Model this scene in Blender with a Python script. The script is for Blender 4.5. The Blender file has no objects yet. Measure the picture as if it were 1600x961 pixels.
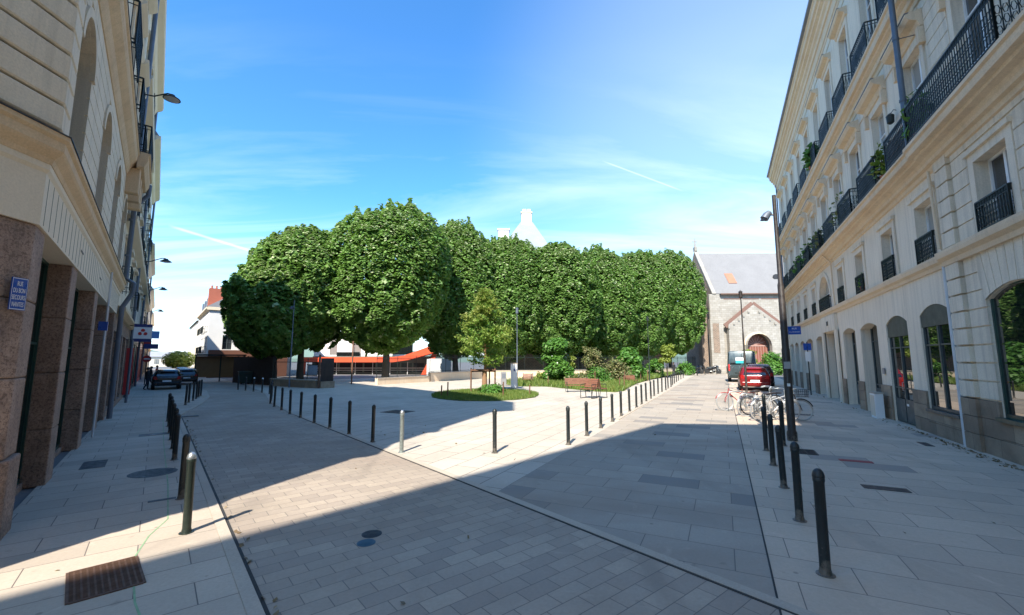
import bpy, bmesh, math, random
import numpy as np
from mathutils import Vector, Matrix
R = math.radians
sc = bpy.context.scene
col = sc.collection

# ------------------------------------------------------------------ camera
CAMZ = 2.3
PITCH = math.atan(82/671.)
cam_d = bpy.data.cameras.new('camera'); cam = bpy.data.objects.new('camera', cam_d); col.objects.link(cam)
cam.location = (0, 0, CAMZ); cam.rotation_euler = (R(90)+PITCH, 0, 0)
cam_d.sensor_width = 36; cam_d.lens = 36*671/1600.
cam_d.clip_start = .05; cam_d.clip_end = 3000
sc.camera = cam

# ------------------------------------------------------------------ light
SUN_AZ, SUN_EL = 198.0, 47.0
w = bpy.data.worlds.new('World'); sc.world = w; w.use_nodes = True
nt = w.node_tree; nt.nodes.clear(); N = nt.nodes.new; L = nt.links.new
out = N('ShaderNodeOutputWorld'); bg = N('ShaderNodeBackground'); bg.inputs[1].default_value = .15
sky = N('ShaderNodeTexSky'); sky.sky_type = 'NISHITA'; sky.sun_disc = False
sky.sun_elevation = R(SUN_EL); sky.sun_rotation = R(SUN_AZ); sky.altitude = 50
sky.air_density = 1.0; sky.dust_density = .6; sky.ozone_density = 2.0
tc = N('ShaderNodeTexCoord'); sep = N('ShaderNodeSeparateXYZ'); L(tc.outputs['Generated'], sep.inputs[0])
def wmath(op, a, b=None, clamp=False):
    m = N('ShaderNodeMath'); m.operation = op; m.use_clamp = clamp
    for i, q in enumerate((a, b)):
        if q is None: continue
        if isinstance(q, (int, float)): m.inputs[i].default_value = q
        else: L(q, m.inputs[i])
    return m.outputs[0]
# thin veils of cirrus: direction projected on a high plane
zc = wmath('MAXIMUM', sep.outputs[2], .03); zz = wmath('ADD', zc, .12)
cx = wmath('DIVIDE', sep.outputs[0], zz); cy = wmath('DIVIDE', sep.outputs[1], zz)
cb = N('ShaderNodeCombineXYZ'); L(cx, cb.inputs[0]); L(cy, cb.inputs[1])
mp = N('ShaderNodeMapping'); mp.inputs['Rotation'].default_value = (0, 0, R(25)); mp.inputs['Scale'].default_value = (.45, 1.6, 1); L(cb.outputs[0], mp.inputs[0])
nz = N('ShaderNodeTexNoise'); nz.inputs['Scale'].default_value = .9; nz.inputs['Detail'].default_value = 9; nz.inputs['Roughness'].default_value = .58; nz.inputs['Distortion'].default_value = 1.1
L(mp.outputs[0], nz.inputs[0])
cr = N('ShaderNodeMapRange'); cr.inputs[1].default_value = .44; cr.inputs[2].default_value = .74; L(nz.outputs[0], cr.inputs[0])
low = N('ShaderNodeMapRange'); low.inputs[1].default_value = .62; low.inputs[2].default_value = .1; L(sep.outputs[2], low.inputs[0])
veil = wmath('MULTIPLY', cr.outputs[0], low.outputs[0])
hz = N('ShaderNodeMapRange'); hz.inputs[1].default_value = .36; hz.inputs[2].default_value = .0; L(sep.outputs[2], hz.inputs[0])
hz2 = wmath('POWER', hz.outputs[0], 2.0); hz3 = wmath('MULTIPLY', hz2, .8)
veil2 = wmath('MULTIPLY', veil, .62); vt = wmath('ADD', veil2, hz3, True)
# bright milky patch right of the middle
dn = N('ShaderNodeVectorMath'); dn.operation = 'DOT_PRODUCT'; L(tc.outputs['Generated'], dn.inputs[0])
dn.inputs[1].default_value = Vector((.58, .74, .34)).normalized()
pr = N('ShaderNodeMapRange'); pr.interpolation_type = 'SMOOTHSTEP'; pr.inputs[1].default_value = .72; pr.inputs[2].default_value = 1.0; L(dn.outputs['Value'], pr.inputs[0])
pp = wmath('MULTIPLY', pr.outputs[0], .22); vt = wmath('ADD', vt, pp, True)
# two contrails: thin great-circle arcs
def trail(a, b, wd, prev, st):
    a = Vector(a).normalized(); b = Vector(b).normalized(); n = a.cross(b).normalized(); m = (a+b).normalized()
    d1 = N('ShaderNodeVectorMath'); d1.operation = 'DOT_PRODUCT'; L(tc.outputs['Generated'], d1.inputs[0]); d1.inputs[1].default_value = n
    d2 = N('ShaderNodeVectorMath'); d2.operation = 'DOT_PRODUCT'; L(tc.outputs['Generated'], d2.inputs[0]); d2.inputs[1].default_value = m
    r1 = N('ShaderNodeMapRange'); r1.inputs[1].default_value = wd; r1.inputs[2].default_value = 0; L(wmath('ABSOLUTE', d1.outputs['Value']), r1.inputs[0])
    c0 = a.dot(m)
    r2 = N('ShaderNodeMapRange'); r2.inputs[1].default_value = c0; r2.inputs[2].default_value = c0+(1-c0)*.5; L(d2.outputs['Value'], r2.inputs[0])
    return wmath('ADD', prev, wmath('MULTIPLY', wmath('MULTIPLY', r1.outputs[0], r2.outputs[0]), st), True)
def pray(x, y):
    d = (x-800, 671, 480.5-y); c, s = math.cos(PITCH), math.sin(PITCH)
    return (d[0], d[1]*c-d[2]*s, d[1]*s+d[2]*c)
vt = trail(pray(262, 352), pray(405, 396), .0035, vt, .4)
vt = trail(pray(940, 251), pray(1068, 299), .002, vt, .25)
hs = N('ShaderNodeHueSaturation'); hs.inputs['Saturation'].default_value = 1.15; L(sky.outputs[0], hs.inputs['Color'])
mx = N('ShaderNodeMix'); mx.data_type = 'RGBA'; L(vt, mx.inputs[0]); tn = N('ShaderNodeMix'); tn.data_type = 'RGBA'; tn.blend_type = 'MULTIPLY'; tn.inputs[0].default_value = 1; L(hs.outputs[0], tn.inputs[6]); tn.inputs[7].default_value = (.58, .97, 1.18, 1); L(tn.outputs[2], mx.inputs[6]); mx.inputs[7].default_value = (4.8, 5.3, 5.5, 1)
L(mx.outputs[2], bg.inputs[0]); L(bg.outputs[0], out.inputs[0])

sd = bpy.data.lights.new('sun', 'SUN'); sd.energy = 4.7; sd.angle = R(.53); sd.color = (1, .94, .84)
so = bpy.data.objects.new('sun', sd); col.objects.link(so)
ldir = Vector((-math.sin(R(SUN_AZ))*math.cos(R(SUN_EL)), -math.cos(R(SUN_AZ))*math.cos(R(SUN_EL)), -math.sin(R(SUN_EL))))
so.rotation_euler = ldir.to_track_quat('-Z', 'Y').to_euler(); so.location = (-20, -60, 60)
sc.view_settings.view_transform = 'Standard'; sc.view_settings.look = 'None'
sc.view_settings.exposure = 1.12; sc.view_settings.gamma = 1

# ------------------------------------------------------------------ helpers
aL, aR = R(-39.4), R(26.0)
def wr(t, s, a): return (t*math.sin(a)+s*math.cos(a), t*math.cos(a)-s*math.sin(a))
def LW(t, s, z=0): return (*wr(t, s, aL), z)
def RW(t, s, z=0): return (*wr(t, s, aR), z)

def tag(o, label=None, cat=None, group=None, kind=None):
    if label: o['label'] = label
    if cat: o['category'] = cat
    if group: o['group'] = group
    if kind: o['kind'] = kind
    return o
def empty(name, loc=(0, 0, 0), rz=0, label=None, cat=None, group=None):
    o = bpy.data.objects.new(name, None); col.objects.link(o); o.empty_display_size = .2
    o.location = loc; o.rotation_euler = (0, 0, rz); return tag(o, label, cat, group)
def kids(o): return [c for c in bpy.data.objects if c.parent == o]
def copy_tree(o, parent=None, table=None):
    if table is None:
        table = {}
        for c in bpy.data.objects:
            if c.parent: table.setdefault(c.parent.name, []).append(c)
    c = o.copy(); col.objects.link(c); c.parent = parent
    for ch in table.get(o.name, []): copy_tree(ch, c, table)
    return c

class MB:
    def __init__(s): s.v = []; s.f = []
    def add(s, vs, fs):
        n = len(s.v); s.v += [tuple(p) for p in vs]; s.f += [tuple(n+i for i in f) for f in fs]; return s
    def quad(s, a, b, c, d): return s.add([a, b, c, d], [(0, 1, 2, 3)])
    def box(s, x0, x1, y0, y1, z0, z1):
        if x0 > x1: x0, x1 = x1, x0
        if y0 > y1: y0, y1 = y1, y0
        return s.add([(x0,y0,z0),(x1,y0,z0),(x1,y1,z0),(x0,y1,z0),(x0,y0,z1),(x1,y0,z1),(x1,y1,z1),(x0,y1,z1)],
            [(0,3,2,1),(4,5,6,7),(0,1,5,4),(1,2,6,5),(2,3,7,6),(3,0,4,7)])
    def bar(s, p, q, wd, h=None, up=(0, 0, 1)):
        p = Vector(p); q = Vector(q); h = h or wd; d = (q-p).normalized(); u = Vector(up)
        if abs(d.dot(u)) > .97: u = Vector((1, 0, 0))
        r = d.cross(u).normalized(); u = r.cross(d); vs = []
        for c in (p, q):
            for a, b in ((-1,-1),(1,-1),(1,1),(-1,1)): vs.append(c+r*a*wd/2+u*b*h/2)
        return s.add(vs, [(0,1,2,3),(7,6,5,4),(0,4,5,1),(1,5,6,2),(2,6,7,3),(3,7,4,0)])
    def tube(s, pts, r, n=8, caps=True, closed=False):
        pts = [Vector(p) for p in pts]; m = len(pts); rs = r if isinstance(r, (list, tuple)) else [r]*m
        vs = []; prev = None
        for i, p in enumerate(pts):
            if closed: d = pts[(i+1) % m]-pts[i-1]
            else: d = pts[min(i+1, m-1)]-pts[max(i-1, 0)]
            d.normalize()
            if prev is None:
                u = Vector((0, 0, 1)) if abs(d.z) < .9 else Vector((1, 0, 0))
                prev = d.cross(u).normalized()
            a = (prev-d*prev.dot(d)).normalized(); prev = a; b = d.cross(a)
            for k in range(n):
                t = 2*math.pi*k/n; vs.append(p+(a*math.cos(t)+b*math.sin(t))*rs[i])
        fs = []
        for i in range(m if closed else m-1):
            j = (i+1) % m
            for k in range(n):
                l = (k+1) % n; fs.append((i*n+k, i*n+l, j*n+l, j*n+k))
        if caps and not closed: fs += [tuple(range(n))[::-1], tuple((m-1)*n+k for k in range(n))]
        return s.add(vs, fs)
    def lathe(s, prof, c=(0, 0, 0), n=20, axis='z'):
        vs = []
        for r, z in prof:
            for k in range(n):
                t = 2*math.pi*k/n; a, b = r*math.cos(t), r*math.sin(t)
                p = (a, b, z) if axis == 'z' else ((a, z, b) if axis == 'y' else (z, a, b))
                vs.append((p[0]+c[0], p[1]+c[1], p[2]+c[2]))
        fs = []
        for i in range(len(prof)-1):
            for k in range(n):
                l = (k+1) % n; fs.append((i*n+k, i*n+l, (i+1)*n+l, (i+1)*n+k))
        fs += [tuple(range(n))[::-1], tuple((len(prof)-1)*n+k for k in range(n))]
        return s.add(vs, fs)
    def prism(s, poly, z0, z1):
        n = len(poly); vs = [(x, y, z0) for x, y in poly]+[(x, y, z1) for x, y in poly]
        return s.add(vs, [tuple(range(n))[::-1], tuple(range(n, 2*n))]+[(i, (i+1) % n, n+(i+1) % n, n+i) for i in range(n)])
    def plate(s, poly, y0, y1):           # polygon in x,z extruded along y
        n = len(poly); vs = [(x, y0, z) for x, z in poly]+[(x, y1, z) for x, z in poly]
        return s.add(vs, [tuple(range(n)), tuple(range(n, 2*n))[::-1]]+[(i, n+i, n+(i+1) % n, (i+1) % n) for i in range(n)])
    def sheet(s, poly, z=0):
        return s.add([(x, y, z) for x, y in poly], [tuple(range(len(poly)))])
    def sweep(s, path, prof):             # path: 2-D polyline; prof: (offset to the left of travel, z), mitred
        n = len(path); m = len(prof); P = [Vector(p) for p in path]; vs = []
        for i in range(n):
            d0 = (P[i]-P[i-1]).normalized() if i else (P[1]-P[0]).normalized()
            d1 = (P[i+1]-P[i]).normalized() if i < n-1 else d0
            n0 = Vector((-d0.y, d0.x)); n1 = Vector((-d1.y, d1.x)); b = (n0+n1).normalized(); b /= max(.3, b.dot(n0))
            for o, z in prof: vs.append((P[i].x+b.x*o, P[i].y+b.y*o, z))
        fs = []
        for i in range(n-1):
            for k in range(m):
                l = (k+1) % m; fs.append((i*m+k, i*m+l, (i+1)*m+l, (i+1)*m+k))
        fs += [tuple(range(m)), tuple((n-1)*m+k for k in range(m))[::-1]]
        return s.add(vs, fs)
    def mesh(s, name, mat, smooth=None):
        me = bpy.data.meshes.new(name); me.from_pydata(s.v, [], s.f)
        bm = bmesh.new(); bm.from_mesh(me); bmesh.ops.recalc_face_normals(bm, faces=bm.faces); bm.to_mesh(me); bm.free()
        if mat: me.materials.append(mat)
        if smooth is not None:
            me.polygons.foreach_set('use_smooth', [True]*len(me.polygons)); me.set_sharp_from_angle(angle=R(smooth))
        me.update(); return me
    def build(s, name, mat, parent=None, smooth=None, loc=(0, 0, 0), rz=0, bevel=0, label=None):
        o = bpy.data.objects.new(name, s.mesh(name, mat, smooth)); col.objects.link(o)
        o.parent = parent; o.location = loc; o.rotation_euler = (0, 0, rz)
        if bevel:
            b = o.modifiers.new('bevel', 'BEVEL'); b.width = bevel; b.segments = 2; b.limit_method = 'ANGLE'
        if label: o['label'] = label
        return o
def put(mesh_obj, parent, loc=(0, 0, 0)):
    o = mesh_obj.copy(); col.objects.link(o); o.parent = parent; o.location = loc; return o

# ------------------------------------------------------------------ materials
MATS = {}
def newmat(name):
    m = bpy.data.materials.new(name); m.use_nodes = True; t = m.node_tree; t.nodes.clear()
    o = t.nodes.new('ShaderNodeOutputMaterial'); b = t.nodes.new('ShaderNodeBsdfPrincipled'); t.links.new(b.outputs[0], o.inputs[0])
    MATS[name] = m; return m, t, b
def noise(t, vec, scale, detail=5, rough=.55, dist=0):
    n = t.nodes.new('ShaderNodeTexNoise'); n.inputs['Scale'].default_value = scale; n.inputs['Detail'].default_value = detail
    n.inputs['Roughness'].default_value = rough; n.inputs['Distortion'].default_value = dist
    if vec: t.links.new(vec, n.inputs['Vector'])
    return n.outputs[0]
def rng(t, v, a, b, c=0, d=1):
    n = t.nodes.new('ShaderNodeMapRange'); n.inputs[1].default_value = a; n.inputs[2].default_value = b; n.inputs[3].default_value = c; n.inputs[4].default_value = d
    t.links.new(v, n.inputs[0]); return n.outputs[0]
def mixc(t, f, a, b, mode='MIX'):
    n = t.nodes.new('ShaderNodeMix'); n.data_type = 'RGBA'; n.blend_type = mode
    for i, q in ((0, f), (6, a), (7, b)):
        if isinstance(q, (int, float)): n.inputs[i].default_value = q
        elif isinstance(q, tuple): n.inputs[i].default_value = (*q[:3], 1)
        else: t.links.new(q, n.inputs[i])
    return n.outputs[2]
def bumpn(t, b, h, strength=.3, dist=.02):
    n = t.nodes.new('ShaderNodeBump'); n.inputs['Strength'].default_value = strength; n.inputs['Distance'].default_value = dist
    t.links.new(h, n.inputs['Height']); t.links.new(n.outputs[0], b.inputs['Normal'])
def obj_co(t, rz=0, scale=(1, 1, 1), vertical=False):
    c = t.nodes.new('ShaderNodeTexCoord').outputs['Object']
    if vertical:
        s = t.nodes.new('ShaderNodeSeparateXYZ'); k = t.nodes.new('ShaderNodeCombineXYZ'); t.links.new(c, s.inputs[0])
        a = t.nodes.new('ShaderNodeMath'); a.operation = 'ADD'; t.links.new(s.outputs[0], a.inputs[0]); t.links.new(s.outputs[1], a.inputs[1])
        t.links.new(a.outputs[0], k.inputs[0]); t.links.new(s.outputs[2], k.inputs[1]); c = k.outputs[0]
    m = t.nodes.new('ShaderNodeMapping'); m.vector_type = 'POINT'; m.inputs['Rotation'].default_value = (0, 0, rz); m.inputs['Scale'].default_value = scale
    t.links.new(c, m.inputs[0]); return m.outputs[0]
def stone(name, c, c2=None, var=.5, rough=.85, scale=1.0, grain=40, bump=.25, streak=.0, spec=.3):
    m, t, b = newmat(name); co = obj_co(t); c2 = c2 or tuple(q*.72 for q in c)
    n1 = noise(t, co, .6*scale, 8, .62, .4); f = rng(t, n1, .38, .66, 0, var)
    k = mixc(t, f, c, c2)
    n2 = noise(t, co, grain*scale, 3); k = mixc(t, .5*var, k, mixc(t, rng(t, n2, .35, .65), tuple(q*.8 for q in c), tuple(min(1, q*1.15) for q in c)), 'MIX')
    if streak:
        cs = obj_co(t, 0, (5, 5, .25)); n3 = noise(t, cs, 1.2, 6, .6); k = mixc(t, rng(t, n3, .47, .74, 0, streak), k, tuple(q*.45 for q in c))
    t.links.new(k, b.inputs['Base Color']); b.inputs['Roughness'].default_value = rough; b.inputs['Specular IOR Level'].default_value = spec
    bumpn(t, b, n2, bump, .01); return m
def plain(name, c, rough=.5, metal=0, spec=.5, var=.25, scale=3):
    m, t, b = newmat(name); co = obj_co(t); n1 = noise(t, co, scale, 6, .6)
    t.links.new(mixc(t, rng(t, n1, .35, .7, 0, var), c, tuple(q*.55 for q in c)), b.inputs['Base Color'])
    t.links.new(rng(t, n1, .3, .7, max(.03, rough-.12), min(1, rough+.12)), b.inputs['Roughness'])
    b.inputs['Metallic'].default_value = metal; b.inputs['Specular IOR Level'].default_value = spec; return m
def glass(name, c=(.015, .02, .02), rough=.03, ior=1.9, warp=.06):
    m, t, b = newmat(name); b.inputs['Base Color'].default_value = (*c, 1); b.inputs['Roughness'].default_value = rough; b.inputs['IOR'].default_value = ior
    n = noise(t, obj_co(t), 1.3, 2); bumpn(t, b, n, warp, .05); return m
def paving(name, rz, bw, bh, c1, c2, mortar, ms=.012, rough=.75, var=.5, off=.5, stain=None, dark=None, dk=.8):
    """rectangular slabs; each slab gets a tone of its own from a hash of its cell"""
    m, t, b = newmat(name); co = obj_co(t, rz)
    br = t.nodes.new('ShaderNodeTexBrick'); br.offset = off; br.squash = 1; t.links.new(co, br.inputs['Vector'])
    br.inputs['Scale'].default_value = 1; br.inputs['Brick Width'].default_value = bw; br.inputs['Row Height'].default_value = bh
    br.inputs['Mortar Size'].default_value = ms; br.inputs['Mortar Smooth'].default_value = .15; br.inputs['Bias'].default_value = 0
    br.inputs['Color1'].default_value = (0, 0, 0, 1); br.inputs['Color2'].default_value = (1, 1, 1, 1); br.inputs['Mortar'].default_value = (.5, .5, .5, 1)
    tone = br.outputs['Color']
    k = mixc(t, tone, c1, c2)
    if dark:                                  # a few slabs of a darker, browner stone
        k = mixc(t, rng(t, tone, dk, dk+.03, 0, .8), k, dark)
    n1 = noise(t, co, .35, 7, .6, .3); n2 = noise(t, co, 28, 4, .7)
    k = mixc(t, rng(t, n1, .42, .68, 0, var), k, tuple(q*.62 for q in c1), 'MIX')
    if stain: k = mixc(t, rng(t, noise(t, obj_co(t, rz, (.18, 1.1, 1)), .5, 5, .55, .5), .5, .68, 0, .75), k, stain)
    k = mixc(t, rng(t, n2, .3, .7, 0, .28), k, tuple(q*.6 for q in c2))
    n4 = noise(t, co, 5.5, 3, .5); k = mixc(t, rng(t, n4, .68, .76, 0, .35), k, tuple(q*.35 for q in c1))
    vo = t.nodes.new('ShaderNodeTexVoronoi'); vo.inputs['Scale'].default_value = 1.9; t.links.new(co, vo.inputs['Vector'])        # chewing gum and oil spots
    k = mixc(t, rng(t, vo.outputs['Distance'], .035, .06, .5, 0), k, tuple(q*.3 for q in c2))
    n5 = noise(t, obj_co(t, rz, (1, .25, 1)), .8, 6, .6, .8); k = mixc(t, rng(t, n5, .55, .72, 0, .4), k, tuple(q*.55 for q in c2))
    k = mixc(t, rng(t, noise(t, co, 1.7, 6, .7, 1.2), .6, .72, 0, .3), k, tuple(min(1, q*1.25) for q in c1))
    k = mixc(t, br.outputs['Fac'], k, mortar)
    t.links.new(k, b.inputs['Base Color']); t.links.new(rng(t, n1, .3, .7, rough-.12, rough+.12), b.inputs['Roughness'])
    b.inputs['Specular IOR Level'].default_value = .35
    h = t.nodes.new('ShaderNodeMath'); h.operation = 'SUBTRACT'; t.links.new(rng(t, n2, 0, 1, 0, .25), h.inputs[0]); t.links.new(br.outputs['Fac'], h.inputs[1])
    bumpn(t, b, h.outputs[0], .5, .006); return m

TAR = (.06, .058, .055)
pv_left = paving('pavement slabs left', math.pi/2-(math.pi/2-aL), .95, .52, (.54, .445, .345), (.42, .35, .275), (.15, .13, .11), .006)
pv_sett = paving('setts left street', -(math.pi/2-aL)+math.pi/2, .42, .22, (.44, .36, .275), (.33, .27, .215), (.17, .145, .12), .005, var=.6, stain=(.30, .235, .18))
pv_plaza = paving('plaza slabs', -(math.pi/2-aR), 1.1, .6, (.56, .49, .40), (.49, .425, .345), (.13, .115, .10), .009, var=.5)
pv_street = paving('slabs right street', -(math.pi/2-aR)+R(90), 1.05, .62, (.44, .375, .30), (.35, .305, .25), (.16, .14, .12), .006, var=.4, stain=(.30, .235, .18), dark=(.20, .19, .18), dk=.86)
pv_right = paving('pavement slabs right', math.pi/2-(math.pi/2-aR), 1.15, .62, (.62, .49, .365), (.50, .40, .305), (.2, .17, .14), .006, var=.4, dark=(.27, .24, .215), dk=.92)
asphalt = stone('asphalt', (.16, .155, .15), var=.5, grain=60)
kerbst = stone('kerb granite', (.46, .39, .31), var=.7)
jointm = plain('dark joint', (.035, .033, .03), .8)
cream = stone('cream render', (.80, .69, .54), (.68, .57, .43), var=.7, scale=.6, streak=.45)
cream2 = stone('cream ashlar', (.78, .67, .52), (.60, .50, .37), var=.8, streak=.5)
ochre = stone('ochre limestone cornice', (.72, .52, .31), (.58, .38, .21), var=.8, streak=.3)
ochre2 = stone('pale limestone cornice', (.76, .60, .42), (.64, .45, .28), var=.8, streak=.25)
lstone = stone('left ashlar', (.80, .67, .49), (.66, .53, .36), var=.7, streak=.4)
lplain = stone('left fascia', (.80, .67, .49), (.68, .56, .40), var=.5)
def granitemat():
    m, t, b = newmat('pink granite'); co = obj_co(t); n1 = noise(t, co, 1.6, 8, .7, .5); n2 = noise(t, co, 24, 5, .75); n3 = noise(t, co, 70, 2, .6)
    k = mixc(t, rng(t, n1, .36, .64), (.46, .31, .225), (.27, .175, .125)); k = mixc(t, rng(t, n2, .5, .58, 0, .7), k, (.13, .075, .05)); k = mixc(t, rng(t, n2, .40, .32, 0, .5), k, (.60, .47, .37)); k = mixc(t, rng(t, n3, .55, .6, 0, .4), k, (.10, .07, .055))
    n4 = noise(t, obj_co(t, 0, (3, 3, .5)), 1.5, 6, .65); k = mixc(t, rng(t, n4, .52, .7, 0, .5), k, (.11, .08, .06))
    t.links.new(k, b.inputs['Base Color']); b.inputs['Roughness'].default_value = .8; bumpn(t, b, n2, .8, .02); return m
granite = granitemat()
plinthm = None
def masonry(name, bw, bh, c1, c2, mortar, ms=.012, bump=.5, var=.5, rough=.85):
    m, t, b = newmat(name); co = obj_co(t, 0, (1, 1, 1), True); o3 = obj_co(t)
    br = t.nodes.new('ShaderNodeTexBrick'); t.links.new(co, br.inputs['Vector']); br.inputs['Scale'].default_value = 1
    br.inputs['Brick Width'].default_value = bw; br.inputs['Row Height'].default_value = bh; br.inputs['Mortar Size'].default_value = ms; br.inputs['Mortar Smooth'].default_value = .2
    br.inputs['Color1'].default_value = (0, 0, 0, 1); br.inputs['Color2'].default_value = (1, 1, 1, 1); br.inputs['Mortar'].default_value = (.5, .5, .5, 1)
    k = mixc(t, br.outputs['Color'], c1, c2); n1 = noise(t, o3, .8, 8, .65, .4); n2 = noise(t, o3, 30, 4, .7)
    k = mixc(t, rng(t, n1, .4, .68, 0, var), k, tuple(q*.6 for q in c2)); k = mixc(t, rng(t, n2, .35, .7, 0, .3), k, tuple(q*.55 for q in c2)); k = mixc(t, br.outputs['Fac'], k, mortar)
    t.links.new(k, b.inputs['Base Color']); b.inputs['Roughness'].default_value = rough; b.inputs['Specular IOR Level'].default_value = .3
    h = t.nodes.new('ShaderNodeMath'); h.operation = 'SUBTRACT'; t.links.new(rng(t, n2, 0, 1, 0, .4), h.inputs[0]); t.links.new(br.outputs['Fac'], h.inputs[1]); bumpn(t, b, h.outputs[0], bump, .01); return m
churchst = masonry('church limestone', .75, .36, (.43, .40, .35), (.34, .31, .26), (.24, .21, .18), .02)
brickm = masonry('church rubble', .42, .2, (.34, .22, .15), (.20, .14, .10), (.30, .25, .20), .03, .9, .8)
plinthm = masonry('brown plinth stone', 1.15, .44, (.44, .33, .225), (.27, .20, .14), (.15, .115, .085), .008, .5, .8)
slate = stone('slate', (.30, .30, .31), (.22, .22, .235), var=.6)
zinc = plain('zinc', (.20, .22, .25), .45, .3)
redbrick = stone('red brick chimney', (.42, .13, .08), var=.8)
terracotta = stone('terracotta tiles', (.45, .18, .11), var=.7)
white = stone('white wall', (.74, .72, .68), var=.3)
whitep = plain('white paint', (.78, .78, .76), .45, var=.1)
iron = plain('dark green iron', (.018, .026, .024), .5, .2)
def dusty(name, c):
    m, t, b = newmat(name); co = obj_co(t); n1 = noise(t, co, 9, 6, .65); s = t.nodes.new('ShaderNodeSeparateXYZ'); t.links.new(co, s.inputs[0])
    a = t.nodes.new('ShaderNodeMath'); a.operation = 'SUBTRACT'; t.links.new(rng(t, n1, .35, .65, .02, .34), a.inputs[0]); t.links.new(s.outputs[2], a.inputs[1])
    k = mixc(t, rng(t, n1, .4, .7, 0, .5), c, tuple(q*2.6 for q in c)); k = mixc(t, rng(t, a.outputs[0], 0, .12, 0, .55), k, (.20, .17, .135))
    k = mixc(t, rng(t, noise(t, co, 22, 4, .7), .66, .70, 0, .6), k, (.16, .16, .15)); t.links.new(k, b.inputs['Base Color']); t.links.new(rng(t, n1, .3, .7, .3, .6), b.inputs['Roughness']); return m
boll = dusty('bollard paint', (.012, .016, .017))
boll_w = plain('worn bollard paint', (.028, .04, .032), .4, .3, var=.8, scale=14)
boll_s = plain('scraped bollard paint', (.24, .27, .26), .5, .2, var=1, scale=18)
steel = plain('bare metal', (.45, .47, .47), .35, .8)
polem = dusty('brown black pole paint', (.028, .022, .019))
gl = glass('window glass', (.03, .035, .04), .03, 1.7)
gl_cur = glass('window glass over net curtain', (.33, .32, .29), .05, 1.6)
gl_half = glass('window glass over grey blind', (.14, .14, .135), .05, 1.6)
gl_shop = glass('shop glass', (.012, .014, .014), .012, 2.7, .012)
gl_dark = glass('dark shop glass', (.008, .012, .012), .03, 1.7, .02)
gl_car = glass('car glass', (.01, .012, .014), .04, 1.8, 0)
green_fr = plain('bottle green paint', (.008, .045, .035), .4)
blue_fr = plain('blue door paint', (.01, .03, .075), .4)
grey_fr = plain('grey green paint', (.06, .075, .075), .45)
olive = plain('olive blind', (.085, .085, .06), .7)
pipe_m = plain('grey blue pipe', (.12, .145, .18), .5, .2)
pipe_w = plain('white pipe', (.6, .6, .6), .5)
doorw = plain('red brown wood', (.22, .075, .045), .55, scale=6)
wood = plain('brown timber', (.16, .08, .045), .7, scale=8)
woodd = plain('dark timber palings', (.045, .026, .018), .75, scale=8)
orange = plain('orange red panel', (.72, .09, .03), .5, var=.15)
benchm = plain('orange brown slats', (.20, .08, .045), .6)
grate = plain('rusty grate', (.14, .075, .045), .7, .3, var=.8, scale=8)
castiron = plain('cast iron', (.05, .05, .052), .55, .5, scale=10)
redslab = plain('red marker slab', (.34, .05, .05), .7, var=.5)
bluesign = plain('blue enamel', (.012, .075, .36), .3, var=.1)
navy = plain('navy sign', (.015, .035, .15), .35, var=.1)
redp = plain('red sign paint', (.5, .03, .03), .4)
soil = stone('garden soil', (.10, .075, .05), var=.8)
bark = stone('bark', (.085, .062, .045), (.045, .032, .024), var=1, scale=4, grain=25, bump=1)
flare_green = plain('green flare streak', (.26, .40, .22), .7, var=.7, scale=9)  # colour standing in for a lens flare on the left pavement
curtain = plain('net curtain', (.42, .42, .40), .8)
MATS['t'] = None
# ------------------------------------------------------------------ ground
def struct(name, mb, mat, z=0): return tag(mb.build(name, mat), kind='structure')
def LP(*p): return [wr(t, s, aL) for t, s in p]
def RP(*p): return [wr(t, s, aR) for t, s in p]
struct('ground', MB().sheet([(-900, -900), (900, -900), (900, 1500), (-900, 1500)], -.004), asphalt)
struct('plaza', MB().sheet([wr(-14, 4.72, aL), wr(10, 4.72, aL), wr(21, 4.72, aL), wr(27.5, 5.1, aL), wr(32.5, 5.8, aL), wr(36.5, 6.2, aL), wr(42, 6.35, aL), wr(52, 6.9, aL), (-14, 60), (34, 80), wr(95, -4.1, aR), wr(95, .36, aR), wr(-10, .36, aR)], .004), pv_plaza)
# road and pavements
road_edge = LP((-14, .93), (23, .93), (25.5, 1.5), (28, 2.0), (33, 2.75), (40, 3.1), (60, 3.2), (140, 3.2))
struct('left_street', MB().sheet(LP((-14, .93), (-14, 4.72), (10, 4.72), (21, 4.72), (27.5, 5.1), (32.5, 5.8), (36.5, 6.2), (42, 6.35), (60, 6.4), (140, 6.4), (140, -.6), (60, -.6), (33, -.6), (28, .93)), .008), pv_sett)
struct('right_street', MB().sheet(RP((-12, .36), (110, .36), (110, -3.9), (60, -3.9), (30, -3.72), (17, -3.68), (-12, -3.68)), .006), pv_street)
struct('right_pavement', MB().sheet(RP((-14, .36), (110, .36), (110, 6.2), (-14, 6.2)), .014), pv_right)
lp = MB().prism(LP((-14, -9), (-14, .80), (23, .80), (25.5, 1.37), (28, 1.87), (33, 2.6), (40, 2.95), (42.5, 2.6), (42.5, -.3), (60, -.6), (60, -1.5), (8, -1.5), (5, -9)), -.02, .030)
struct('left_pavement', lp, pv_left)
def ribbon(path, w0, w1, z0, z1):
    return MB().sweep(path, [(w0, z0), (w0, z1), (w1, z1), (w1, z0)])
struct('left_kerb', ribbon(LP((-14, .80), (23, .80), (25.5, 1.37), (28, 1.87), (33, 2.6), (40, 2.95), (42.5, 2.6)), -.002, -.13, 0, .036), kerbst)
struct('left_gutter', ribbon(LP((-14, .94), (23, .94)), 0, -.035, .0, .014), jointm)
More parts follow.
